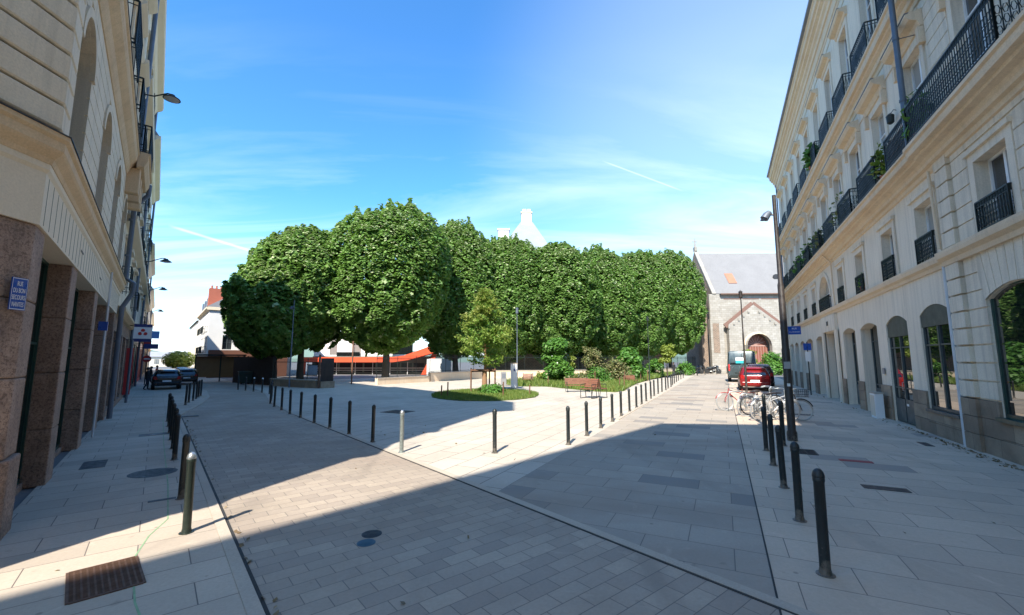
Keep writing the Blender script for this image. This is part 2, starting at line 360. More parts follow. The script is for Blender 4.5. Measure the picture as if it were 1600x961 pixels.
struct('plaza_kerb', ribbon(LP((-10, 4.66), (10, 4.66), (21, 4.66), (27.5, 5.04), (32.5, 5.74), (36.5, 6.14), (42, 6.29), (46, 6.4)), .0, -.14, 0, .020), kerbst)
struct('plaza_gutter', ribbon(LP((-10, 4.63), (10, 4.63), (20, 4.63)), 0, -.035, 0, .016), jointm)
struct('right_gutter', ribbon(RP((-10, .34), (60, .34)), 0, -.018, 0, .0175), jointm)
struct('right_kerb', ribbon(RP((17, -3.72), (30, -3.76), (60, -3.95), (95, -4.2)), 0, .15, 0, .028), kerbst)

def cover(name, pts, mat, label, cat, z=.019, t=.004, group=None):
    o = MB().prism(pts, z-.01, z+t).build(name, mat); return tag(o, label, cat, group)
def rect(c, w_, h_, a):
    u = Vector((math.sin(a), math.cos(a))); n = Vector((math.cos(a), -math.sin(a))); c = Vector(c)
    return [tuple(c+u*h_/2*i+n*w_/2*j) for i, j in ((-1,-1),(-1,1),(1,1),(1,-1))]
def grating(c, w_, h_, a, name, label, cat, z, mat=castiron, n=14, m=3, base=jointm):
    u = Vector((math.sin(a), math.cos(a))); v = Vector((math.cos(a), -math.sin(a))); c = Vector(c)
    E = empty(name, (c.x, c.y, z), math.pi/2-a, label, cat)       # local x along u
    MB().box(-h_/2, h_/2, -w_/2, w_/2, -.02, .001).build('pit', base, E)
    f = MB()
    for s_ in (-1, 1): f.box(-h_/2, h_/2, s_*w_/2-.012, s_*w_/2+.012, -.01, .008); f.box(s_*h_/2-.012, s_*h_/2+.012, -w_/2+.012, w_/2-.012, -.01, .008)
    for i in range(1, n): x = -h_/2+h_*i/n; f.box(x-.006, x+.006, -w_/2+.012, w_/2-.012, -.006, .006)
    for i in range(1, m+1): y = -w_/2+w_*i/(m+1); f.box(-h_/2+.012, h_/2-.012, y-.008, y+.008, -.006, .0052)
    f.build('bars', mat, E); return E
grating(wr(6.42, -.24, aL), .56, .84, aL-R(6), 'pavement_grating', 'rusty brown grating half in the sun on the left pavement', 'grating', .033, grate, 30, 10, plain('rust brown pit', (.07, .04, .025), .8))
def disc(name, c, r, z, label, mat=castiron, cat='manhole cover'):
    E = empty(name, (*c, z), 0, label, cat)
    MB().lathe([(r, -.02), (r, .003), (r-.02, .004)], n=40).build('frame', mat, E, 30)
    m = MB().lathe([(r-.03, 0), (r-.03, .005)], n=40)
    for i in range(-4, 5):
        for j in range(-4, 5):
            x, y = i*r*.2, j*r*.2
            if x*x+y*y < (r*.8)**2: m.box(x-.035*r/.3, x+.035*r/.3, y-.012, y+.012, .005, .0075)
    m.build('lid', mat, E); return E
disc('manhole_cover', (-7.28, 9.05), .40, .031, 'large round dark manhole cover in the shaded left pavement')
disc('manhole_cover', (-1.86, 6.02), .13, .010, 'small grey round cover on the paved road, the farther of a pair', castiron)
disc('manhole_cover', (-1.84, 5.74), .115, .010, 'small blue round cover on the paved road, the nearer of a pair', plain('dull blue iron', (.03, .085, .13), .5))
cover('cover_plate', rect((7.82, 10.12), .18, .62, aR+R(90)), redslab, 'flat red marker slab let into the right pavement', 'marker slab')
cover('cover_plate', rect((6.68, 8.02), .26, .66, aR+R(90)), castiron, 'dark grey rectangular plate on the right pavement near the viewer', 'cover plate')
cover('cover_plate', rect((12.2, 18.5), .5, .8, aR+R(90)), castiron, 'dark rectangular plate on the right pavement beyond the bicycles', 'cover plate')
cover('cover_plate', rect((11.3, 12.1), .2, .6, aR), castiron, 'small dark plate at the foot of the white pipe', 'cover plate')
cover('cover_plate', rect((-5.1, 19.6), 1.15, 1.0, aR), castiron, 'dark square chamber lid in the shaded part of the plaza', 'cover plate', .010)
cover('cover_plate', rect((-5.72, 7.35), .10, .36, aL+R(90)), castiron, 'small blue grey valve plate near the front left bollards', 'cover plate', .031)
cover('cover_plate', rect((-11.0, 13.6), .45, .75, aL+R(90)), castiron, 'dark plate on the left pavement beyond the round manhole', 'cover plate', .031)
cover('cover_plate', rect((-13.2, 17.9), .3, .7, aL+R(90)), castiron, 'narrow dark plate far along the shaded left pavement', 'cover plate', .031)
cover('cover_plate', rect((-9.15, 9.75), .4, .9, aL), castiron, 'dark worn plate beside the granite pillars', 'cover plate', .031)
grating((7.35, 11.1), .42, .62, aR, 'street_drain', 'square iron drain grate at the edge of the right street', 'drain grate', .020, castiron, 9, 1)
gl_pts = [(-3.06, 3.9), (-3.55, 4.35), (-4.33, 5.21), (-4.72, 5.9), (-4.95, 6.5), (-6.3, 8.2), (-9.6, 12.2), (-13.4, 16.9)]
gm = MB().sweep(gl_pts, [(-.009, .0305), (-.009, .0325), (.009, .0325), (.009, .0305)])
tag(gm.build('flare_streak', flare_green), 'thin green flare streak laid in colour along the left pavement and over the grating', 'flare streak')  # lens flare streak, laid on the paving as a thin green strip

# ------------------------------------------------------------------ facade kit   (local x along the wall, y outward, z up)
def arc_pts(x0, x1, z1, rise, n=10):
    """points from the left springing over the crown (z1) to the right springing"""
    hw = (x1-x0)/2; cx_ = (x0+x1)/2; r = (hw*hw+rise*rise)/(2*rise); cz_ = z1-r; a = math.asin(min(1, hw/r))
    if rise > hw: a = math.pi-a
    return [(cx_+r*math.sin(-a+2*a*i/n), cz_+r*math.cos(-a+2*a*i/n)) for i in range(n+1)]
def wall_mb(x0, x1, z0, z1, ops, depth=.35, y=0, mb=None):
    """ops: (x0,x1,z0,z1,rise)"""
    m = mb or MB(); xs = sorted({x0, x1, *[q for o in ops for q in o[:2]]}); zs = sorted({z0, z1, *[q for o in ops for q in o[2:4]]})
    for i in range(len(xs)-1):
        for j in range(len(zs)-1):
            cx_, cz_ = (xs[i]+xs[i+1])/2, (zs[j]+zs[j+1])/2
            if any(o[0] < cx_ < o[1] and o[2] < cz_ < o[3] for o in ops): continue
            m.quad((xs[i], y, zs[j]), (xs[i+1], y, zs[j]), (xs[i+1], y, zs[j+1]), (xs[i], y, zs[j+1]))
    for o in ops:
        a, b, c, d = o[:4]; rise = o[4] if len(o) > 4 else 0; k = y-depth
        top = d-rise
        m.quad((a, y, c), (a, k, c), (a, k, top), (a, y, top)); m.quad((b, y, c), (b, y, top), (b, k, top), (b, k, c))
        if c > z0+.01: m.quad((a, y, c), (b, y, c), (b, k, c), (a, k, c))
        if rise:
            p = arc_pts(a, b, d, rise)
            for i in range(len(p)-1):
                (xa, za), (xb, zb) = p[i], p[i+1]
                m.quad((xa, y, za), (xb, y, zb), (xb, y, d), (xa, y, d)); m.quad((xa, y, za), (xa, k, za), (xb, k, zb), (xb, y, zb))
        else: m.quad((a, y, d), (a, k, d), (b, k, d), (b, y, d))
    return m
def courses(m, x0, x1, z0, z1, h, gap, ops, p=.035, y=0):
    """rusticated courses: one proud block row per course, cut by the openings"""
    n = round((z1-z0)/h); h = (z1-z0)/n
    for i in range(n):
        a, b = z0+i*h+gap/2, z0+(i+1)*h-gap/2; cuts = []
        for o in ops:
            rise = o[4] if len(o) > 4 else 0
            if o[2] < b and o[3] > a:
                e0, e1 = o[0], o[1]
                if rise and b > o[3]-rise:
                    zz_ = min(max(a, o[3]-rise), o[3]); hw = (o[1]-o[0])/2; r = (hw*hw+rise*rise)/(2*rise); dz = zz_-(o[3]-r)
                    q = math.sqrt(max(0, r*r-dz*dz)); c = (o[0]+o[1])/2; e0, e1 = c-q, c+q
                cuts.append((e0, e1))
        cur = x0
        for e0, e1 in sorted(cuts):
            if e0 > cur+.03: m.box(cur, e0, y+.001, y+p, a, b)
            cur = max(cur, e1)
        if x1 > cur+.03: m.box(cur, x1, y+.001, y+p, a, b)
    return m
def cornice(x0, x1, prof):                 # prof (y, z) closed polygon
    m = MB(); n = len(prof); vs = [(x0, y, z) for y, z in prof]+[(x1, y, z) for y, z in prof]
    return m.add(vs, [tuple(range(n)), tuple(range(n, 2*n))[::-1]]+[(i, n+i, n+(i+1) % n, (i+1) % n) for i in range(n)])
WCACHE = {}; WR = random.Random(12)
def window(parent, x, z, w_, h_, y, frame=None, pane=None, leaf=2, bars=(.33, .66), name='window', curt=False, key=None):
    """x centre, z sill, y plane of the frame; part 'window' with sub-part 'pane'"""
    if pane is gl: pane = WR.choice([gl, gl, gl_cur, gl_half, gl])
    k = (w_, h_, (frame or whitep).name, (pane or gl).name, leaf, bars)
    if k not in WCACHE:
        f = MB(); t = .06; hw = w_/2
        f.box(-hw, -hw+t, -.05, .02, 0, h_); f.box(hw-t, hw, -.05, .02, 0, h_); f.box(-hw+t, hw-t, -.05, .02, 0, t+.03); f.box(-hw+t, hw-t, -.05, .02, h_-t, h_)
        for i in range(1, leaf):
            xx = -hw+w_*i/leaf; f.box(xx-.045, xx+.045, -.045, .028, t+.03, h_-t)
        for b in bars:
            segs = [(-hw+t+(w_-2*t)*i/leaf, -hw+t+(w_-2*t)*(i+1)/leaf) for i in range(leaf)]
            for i, (a, c) in enumerate(segs): f.box(a+(.05 if i else 0), c-(.05 if i < leaf-1 else 0), -.04, .012, h_*b-.022, h_*b+.022)
        g = MB().box(-hw+.01, hw-.01, -.035, -.02, .01, h_-.01)
        WCACHE[k] = (f.mesh('window', frame or whitep), g.mesh('pane', pane or gl))
    a, b = WCACHE[k]
    o = bpy.data.objects.new(name, a); p = bpy.data.objects.new('pane', b); col.objects.link(o); col.objects.link(p)
    o.parent = parent; o.location = (x, y, z); p.parent = o; return o
RC = {}
def railing_mb(w_, d, h, style=0, step=.11):
    """balcony railing: front and two returns, open lattice; local origin at wall centre"""
    m = MB(); hw = w_/2; t = .022
    def run(p, q):
        p = Vector(p); q = Vector(q); ln = (q-p).length; n = max(2, round(ln/step)); u = (q-p)/ln
        for z, tt in ((h, .045), (h-.13, .02), (.10, .03)): m.bar(p+Vector((0, 0, z)), q+Vector((0, 0, z)), tt, tt*.8)
        for i in range(n+1):
            c = p+u*ln*i/n; post = i in (0, n)
            m.bar(c, c+Vector((0, 0, h)), .04 if post else .016)
            if i < n and not post or i == 0:
                c2 = c+u*ln/n*.5
                if style == 1:                       # scrolls
                    for zc_ in (.25, .48, .70):
                        if zc_ < h-.15:
                            pts = [c2+u*math.cos(a_)*.042+Vector((0, 0, zc_+.1*math.sin(a_))) for a_ in [j*math.pi/3 for j in range(6)]]
                            m.tube(pts, .009, 4, closed=True)
                    m.bar(c2+Vector((0, 0, h-.13)), c2+Vector((0, 0, h)), .03, .012)
                elif style == 2:
                    a_ = c+Vector((0, 0, .1)); b_ = c+u*ln/n+Vector((0, 0, h-.13)); m.bar(a_, b_, .012); m.bar(c+u*ln/n+Vector((0, 0, .1)), c+Vector((0, 0, h-.13)), .012)
    run((-hw, d, 0), (hw, d, 0))
    if d > .1: run((-hw, 0, 0), (-hw, d, 0)); run((hw, 0, 0), (hw, d, 0))
    return m
def railing(parent, x, y, z, w_, d, h, style=0, name='railing', mat=None, step=.11):
    k = (w_, d, h, style, step, (mat or iron).name)
    if k not in RC: RC[k] = railing_mb(w_, d, h, style, step).mesh('railing', mat or iron)
    o = bpy.data.objects.new(name, RC[k]); col.objects.link(o); o.parent = parent; o.location = (x, y, z); return o
def text(parent, body, size, loc, rot, mat, name='lettering', ext=.003, align='CENTER', bold=0):
    c = bpy.data.curves.new(name, 'FONT'); c.body = body; c.size = size; c.extrude = ext; c.align_x = align; c.align_y = 'CENTER'; c.offset = bold
    o = bpy.data.objects.new(name, c); col.objects.link(o); dg = bpy.context.evaluated_depsgraph_get()
    me = bpy.data.meshes.new_from_object(o.evaluated_get(dg)); bpy.data.objects.remove(o)
    me.materials.clear(); me.materials.append(mat); o = bpy.data.objects.new(name, me); col.objects.link(o)
    o.parent = parent; o.location = loc; o.rotation_euler = rot; return o

# ------------------------------------------------------------------ right building
B = empty('apartment_building', RW(0, 5.8), math.pi/2-aR, 'long cream four storey building with iron balconies along the right pavement', 'building')
x0, x1, PX = -2.0, 48.6, 15.8
G = [(8.2, 10.65, .95, 4.0, .28), (11.75, 14.2, .95, 4.0, .28), (4.7, 7.1, .95, 4.0, .28), (1.2, 3.6, .95, 4.0, .28)]
shops = [(16.15, 18.25, .78, 3.98, .28)]; door3 = (19.35, 21.5, .0, 3.92, .28)
deep = [(22.6, 25.0, 0, 3.9, .2), (25.9, 28.2, 0, 3.9, .2), (29.5, 32.3, 0, 3.9, 0), (33.3, 35.6, 0, 3.85, .2), (36.9, 39.3, 0, 3.85, .2), (40.3, 42.3, 0, 3.8, .2), (43.4, 45.3, 0, 3.8, .2), (46.2, 47.9, 0, 3.8, .2)]
mid = [(6.2, 7.5, 5.26, 7.1, 0), (9.4, 10.7, 5.26, 7.1, 0), (12.6, 13.95, 5.26, 7.1, 0), (16.35, 17.6, 5.26, 7.1, 0), (19.65, 20.85, 5.26, 7.1, 0), (23.4, 24.55, 5.26, 7.1, 0), (26.9, 28.0, 5.26, 7.1, 0),
       (30.15, 32.95, 5.26, 7.35, 1.38), (34.3, 35.4, 5.26, 7.1, 0), (37.6, 38.7, 5.26, 7.1, 0), (41, 42.1, 5.26, 7.1, 0), (44.4, 45.5, 5.26, 7.1, 0)]
up = [6.6, 10.0, 13.3, 16.6, 19.9, 23.15, 26.4, 29.7, 33.0, 36.3, 39.6, 42.9, 46.2]
f3 = [(c-.68, c+.68, 8.75, 11.75, 0) for c in up]; f4 = [(c-.62, c+.62, 13.95, 17.4, 0) for c in up]
DEP = .42
MB().box(x0, x1, -12, -DEP-.04, 0, 20).build('body', cream, B)
wall_mb(x0, x1, 0, 5.1, G+shops+[door3]+deep, DEP).build('ground_floor_wall', cream, B)
wall_mb(x0, x1, 5.1, 8.0, mid, DEP).build('first_floor_wall', cream, B)
wall_mb(x0, x1, 8.0, 20.2, f3+f4, DEP).build('upper_wall', cream, B)
# end gable return
MB().box(x1, x1+.01, -12, 0, 0, 20.2).build('end_wall', cream2, B)
# plinth of brown blocks cut by the openings
plc = sorted([(o[0], o[1]) for o in G+shops+[door3]+deep]); plc = [(x0, x0)]+plc+[(x1, x1)]
for (a_, b_), (c_, d_) in zip(plc[:-1], plc[1:]):
    if c_-b_ > .1:
        pm = MB(); courses(pm, b_, c_, 0, 1.32, .44, .012, [], .06); pm.build('plinth', plinthm, B)
for o in G[:]+shops:
    pm = MB(); courses(pm, o[0], o[1], 0, o[2]-.01, .44, .012, [], .06); pm.build('plinth', plinthm, B)
# rusticated near pavilion
rm = MB(); courses(rm, x0, PX-.78, 1.34, 4.9, .42, .035, G, .04); rm.build('rusticated_courses', cream2, B)
rm = MB(); courses(rm, x0, PX-.78, 5.34, 8.0, .44, .035, [(a-.28, b+.28, c-.1, d+.35) for a, b, c, d, _ in mid[:3]], .04); rm.build('rusticated_courses', cream2, B)
rm = MB(); courses(rm, x0, PX-.3, 8.95, 19.6, .40, .03, [(c-1.0, c+1.0, 8.6, 12.9) for c in up[:3]]+[(c-.95, c+.95, 13.6, 18.2) for c in up[:3]], .03); rm.build('rusticated_courses', cream2, B)
for za, zb, pr_ in ((1.34, 4.9, .12), (5.34, 8.0, .12)):
    rm = MB(); courses(rm, PX-.72, PX, za, zb, .42, .05, [], pr_); rm.build('quoin_pilaster', cream2, B)
pm = MB(); courses(pm, PX-.74, PX+.02, 0, 1.32, .44, .012, [], .13); pm.build('pilaster_base', plinthm, B)
for za, zb in ((1.34, 4.9), (5.34, 8.0)):
    rm = MB(); courses(rm, x1-.6, x1, za, zb, .42, .05, [], .08); rm.build('quoin_pilaster', cream2, B)
# fan of voussoirs round the near shop windows
for a, b, c, d, rs in G:
    cx_ = (a+b)/2; vm = MB()
    for i in range(9):
        f0 = -1+2*i/9; f1 = -1+2*(i+1)/9; hw = (b-a)/2
        za = lambda f: d-rs*f*f
        vm.plate([(cx_+f0*hw+.015, za(f0)+.02), (cx_+f1*hw-.015, za(f1)+.02), (cx_+f1*hw*1.22-.015, 4.88), (cx_+f0*hw*1.22+.015, 4.88)], .042, .06)
    vm.build('voussoirs', cream2, B)
# string course, cornices
cornice(x0, x1+.1, [(-.05, 4.9), (.05, 4.9), (.08, 5.0), (.17, 5.06), (.20, 5.18), (.20, 5.24), (-.05, 5.27)]).build('string_course', ochre2, B)
cornice(x0, PX+.05, [(.05, 4.88), (.14, 4.88), (.16, 5.0), (.27, 5.08), (.29, 5.19), (.29, 5.26), (.05, 5.29)]).build('string_course', ochre2, B)
cornice(x0, PX+.1, [(.0, 7.72), (.10, 7.74), (.12, 7.86), (.22, 7.88), (.24, 7.97), (.30, 8.05), (.46, 8.08), (.48, 8.15), (.62, 8.17), (.64, 8.24), (.64, 8.34), (.70, 8.37), (.70, 8.46), (0, 8.5)]).build('balcony_cornice', ochre2, B)
cornice(PX+.1, x1+.15, [(.0, 7.74), (.06, 7.76), (.08, 7.88), (.18, 7.90), (.20, 7.99), (.26, 8.06), (.40, 8.09), (.42, 8.16), (.56, 8.18), (.58, 8.25), (.58, 8.35), (.64, 8.38), (.64, 8.44), (0, 8.48)]).build('balcony_cornice', ochre2, B)
cornice(x0, x1+.15, [(.0, 12.85), (.05, 12.87), (.07, 13.02), (.14, 13.04), (.16, 13.18), (.26, 13.24), (.28, 13.31), (.38, 13.33), (.40, 13.42), (.40, 13.56), (.46, 13.60), (.46, 13.68), (0, 13.72)]).build('upper_cornice', ochre2, B)
cornice(x0, x1+.5, [(.0, 18.9), (.05, 18.92), (.06, 19.1), (.10, 19.12), (.11, 19.6), (.18, 19.63), (.20, 19.85), (.30, 19.95), (.32, 20.08), (.46, 20.18), (.48, 20.3), (.58, 20.36), (.60, 20.6), (.66, 20.66), (.66, 20.8), (0, 20.9)]).build('eaves_cornice', ochre2, B)
cornice(x0, x1+.5, [(.64, 20.75), (.80, 20.78), (.80, 20.92), (.64, 20.93)]).build('gutter', zinc, B, label='dark zinc roof gutter')
MB().add([(x0, .6, 20.9), (x1+.4, .6, 20.9), (x1+.4, -5.5, 23.5), (x0, -5.5, 23.5), (x0, -12, 20.6), (x1+.4, -12, 20.6)], [(0, 1, 2, 3), (3, 2, 5, 4), (0, 3, 4), (1, 5, 2)]).build('roof', slate, B)
MB().box(PX+.05, x1, .001, .035, 12.3, 12.84).build('frieze_band', cream2, B)
MB().box(PX+.05, x1, .001, .03, 18.5, 18.89).build('frieze_band', cream2, B)
# shop windows
for a, b, c, d, rs in G[:2]:
    o = window(B, (a+b)/2, c+.02, b-a-.02, d-c, -.05, green_fr, gl_shop, 1, ())
    MB().box(-(b-a)/2-.02, (b-a)/2+.02, -.02, .19, -.09, .0).build('sill', green_fr, o)
for a, b, c, d, rs in G[2:]:
    o = window(B, (a+b)/2, c+.02, b-a-.02, d-c, -.05, green_fr, gl_shop, 1, ())
a, b, c, d, rs = shops[0]
o = window(B, (a+b)/2, c, b-a, d-c, -.07, grey_fr, gl_shop, 2, (.62,))
MB().box(-(b-a)/2, (b-a)/2, .03, .05, 2.55, 3.3).build('blind', olive, o)
MB().box(-(b-a)/2-.03, (b-a)/2+.03, .0, .17, -.08, .0).build('sill', grey_fr, o)
a, b, c, d, rs = door3
o = window(B, (a+b)/2, .04, b-a, d-.04, -.09, grey_fr, gl_shop, 2, (.32, .70), 'door')
MB().box(-(b-a)/2, (b-a)/2, .03, .05, 3.12, 3.9).build('blind', olive, o)
MB().box(-(b-a)/2+.07, -.06, .03, .045, .05, .85).box(.06, (b-a)/2-.07, .03, .045, .05, .85).build('door_panel', grey_fr, o)
MB().box(-.3, -.1, .046, .05, .62, .70).build('letter_plate', whitep, o)
MB().tube([(-.07, .05, 1.15), (-.07, .10, 1.15), (-.07, .10, 1.45), (-.07, .05, 1.45)], .012, 6).build('handle', steel, o)
for i, (a, b, c, d, rs) in enumerate(deep):
    fr_ = [grey_fr, grey_fr, grey_fr, grey_fr, blue_fr, blue_fr, blue_fr, blue_fr][i]
    o = window(B, (a+b)/2, .06, b-a, d-.06, -DEP+.03, fr_, gl_dark, 2, (.3, .8), 'door')
    MB().box(-(b-a)/2+.07, -.06, .022, .04, .05, 1.0).box(.06, (b-a)/2-.07, .022, .04, .05, 1.0).build('door_panel', fr_, o)
MB().box(29.1, 32.7, .0, .16, 3.96, 4.86).box(28.95, 29.5, .062, .14, 0, 3.96).box(32.3, 32.85, .062, .14, 0, 3.96).build('portal_surround', cream2, B)
MB().box(30.7, 31.0, .16, .19, 4.3, 4.55).build('vent', castiron, B)
# first floor windows with stone surrounds and small guards
for i, (a, b, c, d, rs) in enumerate(mid):
    cx_ = (a+b)/2; w_ = b-a
    o = window(B, cx_, c, round(w_, 2), d-c, -.24, whitep, gl, 2, (.5,))
    sm = MB()
    if rs < 1:
        sm.box(a-.24, a, .001, .05, c, d+.22).box(b, b+.24, .001, .05, c, d+.22).box(a, b, .001, .05, d, d+.22)
        sm.box(a-.3, b+.3, .001, .12, d+.22, d+.34)
    else:
        p = arc_pts(a, b, d, rs, 14); q = arc_pts(a-.22, b+.22, d+.24, rs+.24, 14)
        for k in range(14): sm.plate([p[k], p[k+1], q[k+1], q[k]], .001, .06)
    sm.build('surround', cream2, B)
    railing(B, cx_, -.02, c+.02, round(w_-.02, 2), .12, .78, 1, 'window_guard')
# lower balcony storey
for i, c in enumerate(up):
    window(B, c, 8.75, 1.36, 3.0, -.20, whitep, gl, 2, (.28, .70))
    sm = MB().box(c-.9, c-.68, .001, .05, 8.5, 12.05).box(c+.68, c+.9, .001, .05, 8.5, 12.05).box(c-.68, c+.68, .001, .05, 11.75, 12.05)
    sm.build('surround', cream2, B)
    m = cornice(c-1.08, c+1.08, [(.0, 12.0), (.10, 12.03), (.16, 12.2), (.34, 12.28), (.42, 12.4), (.42, 12.46), (0, 12.56)]); m.build('window_hood', ochre2, B)
    MB().box(c-1.095, c+1.095, .33, .435, 12.485, 12.50).build('flashing', zinc, B)
    for s_ in (-1, 1): MB().plate([(c+s_*.98-.08, 11.5), (c+s_*.98+.08, 11.5), (c+s_*.98+.08, 12.0), (c+s_*.98-.08, 12.0)], .001, .17).build('console', ochre2, B)
    window(B, c, 13.95, 1.24, 3.45, -.20, whitep, gl, 2, (.3, .70))
    sm = MB().box(c-.82, c-.62, .001, .05, 13.72, 17.65).box(c+.62, c+.82, .001, .05, 13.72, 17.65).box(c-.62, c+.62, .001, .05, 17.4, 17.65)
    sm.build('surround', cream2, B)
    cornice(c-.95, c+.95, [(.0, 17.62), (.08, 17.65), (.12, 17.78), (.30, 17.86), (.36, 17.98), (0, 18.05)]).build('window_hood', ochre2, B)
    MB().box(c-.965, c+.965, .28, .375, 18.0, 18.014).build('flashing', zinc, B)
    railing(B, c, 0, 13.72, 2.0, .40, 1.08, 2)
# balconies on the lower cornice: a long one on the pavilion, then one per window
for c in (6.9, 13.35): railing(B, c, .04, 8.46, 4.5, .60, 1.12, 1)
for c in up[3:]: railing(B, c, .02, 8.45, 2.12, .56, 1.08, 1)
# screens behind some railings
for c, m_ in ((16.6, wood), (19.9, plain('grey reed screen', (.13, .12, .10), .8)), (29.7, iron), (33.0, iron)):
    MB().box(c-1.03, c+1.03, .50, .52, 8.5, 9.38).build('balcony_screen', m_, B)
# pipes
pp_ = MB().tube([(PX+.18, .55, 20.2), (PX+.18, .52, 8.47)], .075, 12)
for z in (10, 12, 15.5, 17.5): pp_.lathe([(.09, z), (.09, z+.07)], (PX+.18, .53, 0), 12).bar((PX+.18, .05, z+.03), (PX+.18, .5, z+.03), .02)
pp_.build('downpipe', pipe_m, B, 40)
MB().tube([(PX+.08, .2, 7.7), (PX+.08, .16, 5.4)], .04, 8).build('downpipe', ochre2, B, 40)
MB().tube([(PX+.10, .10, 4.9), (PX+.10, .10, 0)], .05, 10).build('downpipe', pipe_w, B, 40, label='white lower downpipe')
MB().tube([(28.9, .5, 8.2), (28.9, .12, 7.7), (28.9, .10, 5.3)], .04, 8).build('downpipe', ochre2, B, 40)
MB().tube([(x1-.1, .3, 20.6), (x1-.1, .12, 20), (x1-.1, .12, .1)], .06, 8).build('downpipe', pipe_m, B, 40)
MB().box(22.0, 22.25, .04, .06, 1.75, 1.98).build('intercom', plain('grey plate', (.3, .28, .26), .5), B)
for c in (10, 24, 38): MB().box(c-.9, c+.9, -6.0, -5.2, 22.5, 25).build('chimney', redbrick, B)

# ------------------------------------------------------------------ building behind the camera (throws the foreground shade)
Bb = empty('corner_building', (-.8, -3.9, 0), 0, 'tall cream building just behind the viewpoint throwing the foreground shade', 'building')
fp = [(0, 0), (-11.5, -12.9), (-4, -24), (9, -22), (6.0, -.6)]
MB().prism(fp, 0, 22).build('body', cream, Bb)
MB().sweep([fp[1], fp[0], fp[4]], [(-.01, 21.2), (-.01, 22.1), (.35, 22.1), (.35, 21.9), (.05, 21.2)]).build('eaves_cornice', ochre2, Bb)
for (p, q) in ((fp[1], fp[0]), (fp[0], fp[4])):
    d = Vector((q[0]-p[0], q[1]-p[1])); ln = d.length; d.normalize(); ang = math.atan2(d.y, d.x)
    k = int(ln//3)
    for fl in range(6):
        for i in range(k):
            c = Vector(p)+d*(ln*(i+.5)/k)
            o = window(Bb, 0, 0, 1.2, 2.1, 0, whitep, gl, 2, (.5,)); o.location = (c.x-d.y*.03, c.y+d.x*.03, .9+fl*3.5); o.rotation_euler = (0, 0, ang)

# ------------------------------------------------------------------ left building (local x = -t)
def lft(t, s): return (-t, s+1.4)
A = empty('corner_apartment_building', LW(0, -1.4), math.pi/2-aL+math.pi, 'tall limestone corner building with pink granite pillars at left', 'building')
C0, C1, C2 = (-8.45, 0), (-5.96, -2.05), (-8.45, -15)
TE = -23.3
body = [(TE, -.5), (-8.5, -.5), (C1[0]-.05, C1[1]-.35), (C2[0], C2[1]), (TE, -15)]
MB().prism(body, 0, 20.2).build('body', lstone, A)
# chamfer and end walls
MB().prism([(C0[0], 0), C1, C2, (C2[0]-.5, C2[1]), (C1[0]-.5, C1[1]-.3), (C0[0]-.5, -.5)], 4.15, 20.0).build('corner_wall', lstone, A)
P0 = [(x, y) for x, y in ((TE, 0), C0, C1, C2)]
MB().prism([C1, C2, (C2[0]-.5, C2[1]), (C1[0]-.5, C1[1]-.3)], 0, 4.15).build('end_wall', lstone, A)
# granite pillars
def pillar(x_0, x_1, y0=-.42, y1=.0, rot=None):
    m = MB()
    for i in range(4):
        m.box(x_0, x_1, y0, y1, .0+i*1.03+.006, (i+1)*1.03)
    o = m.build('pillar', granite, A, bevel=.02); return o
cd = Vector((C1[0]-C0[0], C1[1]-C0[1])).normalized(); cn = Vector((-cd.y, cd.x))*(-1)
if cn.x < 0: cn = -cn
m = MB()
for i in range(4):
    e = .05 if i == 0 else 0
    m.prism([(C0[0]-.62, .0+e), (C0[0], .0+e), (C0[0]+cd.x*1.0+cn.x*e, C0[1]+cd.y*1.0+cn.y*e), (C0[0]+cd.x*1.0-cn.x*.45, C0[1]+cd.y*1.0-cn.y*.45), (C0[0]-.62, -.45)], i*1.03+.006, (i+1)*1.03)
m.build('corner_pillar', granite, A, bevel=.025)
m = MB()
for i in range(4):
    m.prism([(C1[0], C1[1]), (C1[0]-.5, C1[1]-.3), (C1[0]-cd.x*.8-cn.x*.45, C1[1]-cd.y*.8-cn.y*.45), (C1[0]-cd.x*.8, C1[1]-cd.y*.8)], i*1.03+.006, (i+1)*1.03)
m.build('corner_pillar', granite, A, bevel=.025)
pts_t = [11.75, 15.85, 19.75]
for t in pts_t: pillar(-t-.68, -t)
pillar(TE, TE+.5)
# shop fronts between the pillars
edges = [8.92, 11.75, 12.43, 15.85, 16.53, 19.75, 20.43, 22.8]
for i in range(0, 8, 2):
    t0, t1 = edges[i], edges[i+1]
    o = window(A, -(t0+t1)/2, .12, round(t1-t0, 2), 4.0, -.34, green_fr, gl_dark, 2 if i else 1, (.62,), 'shop_window')
    MB().box(-t1, -t0, -.42, -.28, 0, .12).build('shop_sill', granite, A)
MB().plate([(0, .05), (1.0, .05), (1.0, 4.1), (0, 4.1)], 0, .03).build('shop_door', gl_dark, A, loc=(C0[0]+cd.x*1.0-cn.x*.3, C0[1]+cd.y*1.0-cn.y*.3, 0), rz=math.atan2(cd.y, cd.x))
# fascia + lower ledge + courses + big ledge + eaves, all mitred round the corner
def swp(name, prof, mat, path=P0):
    return MB().sweep(path, prof).build(name, mat, A)
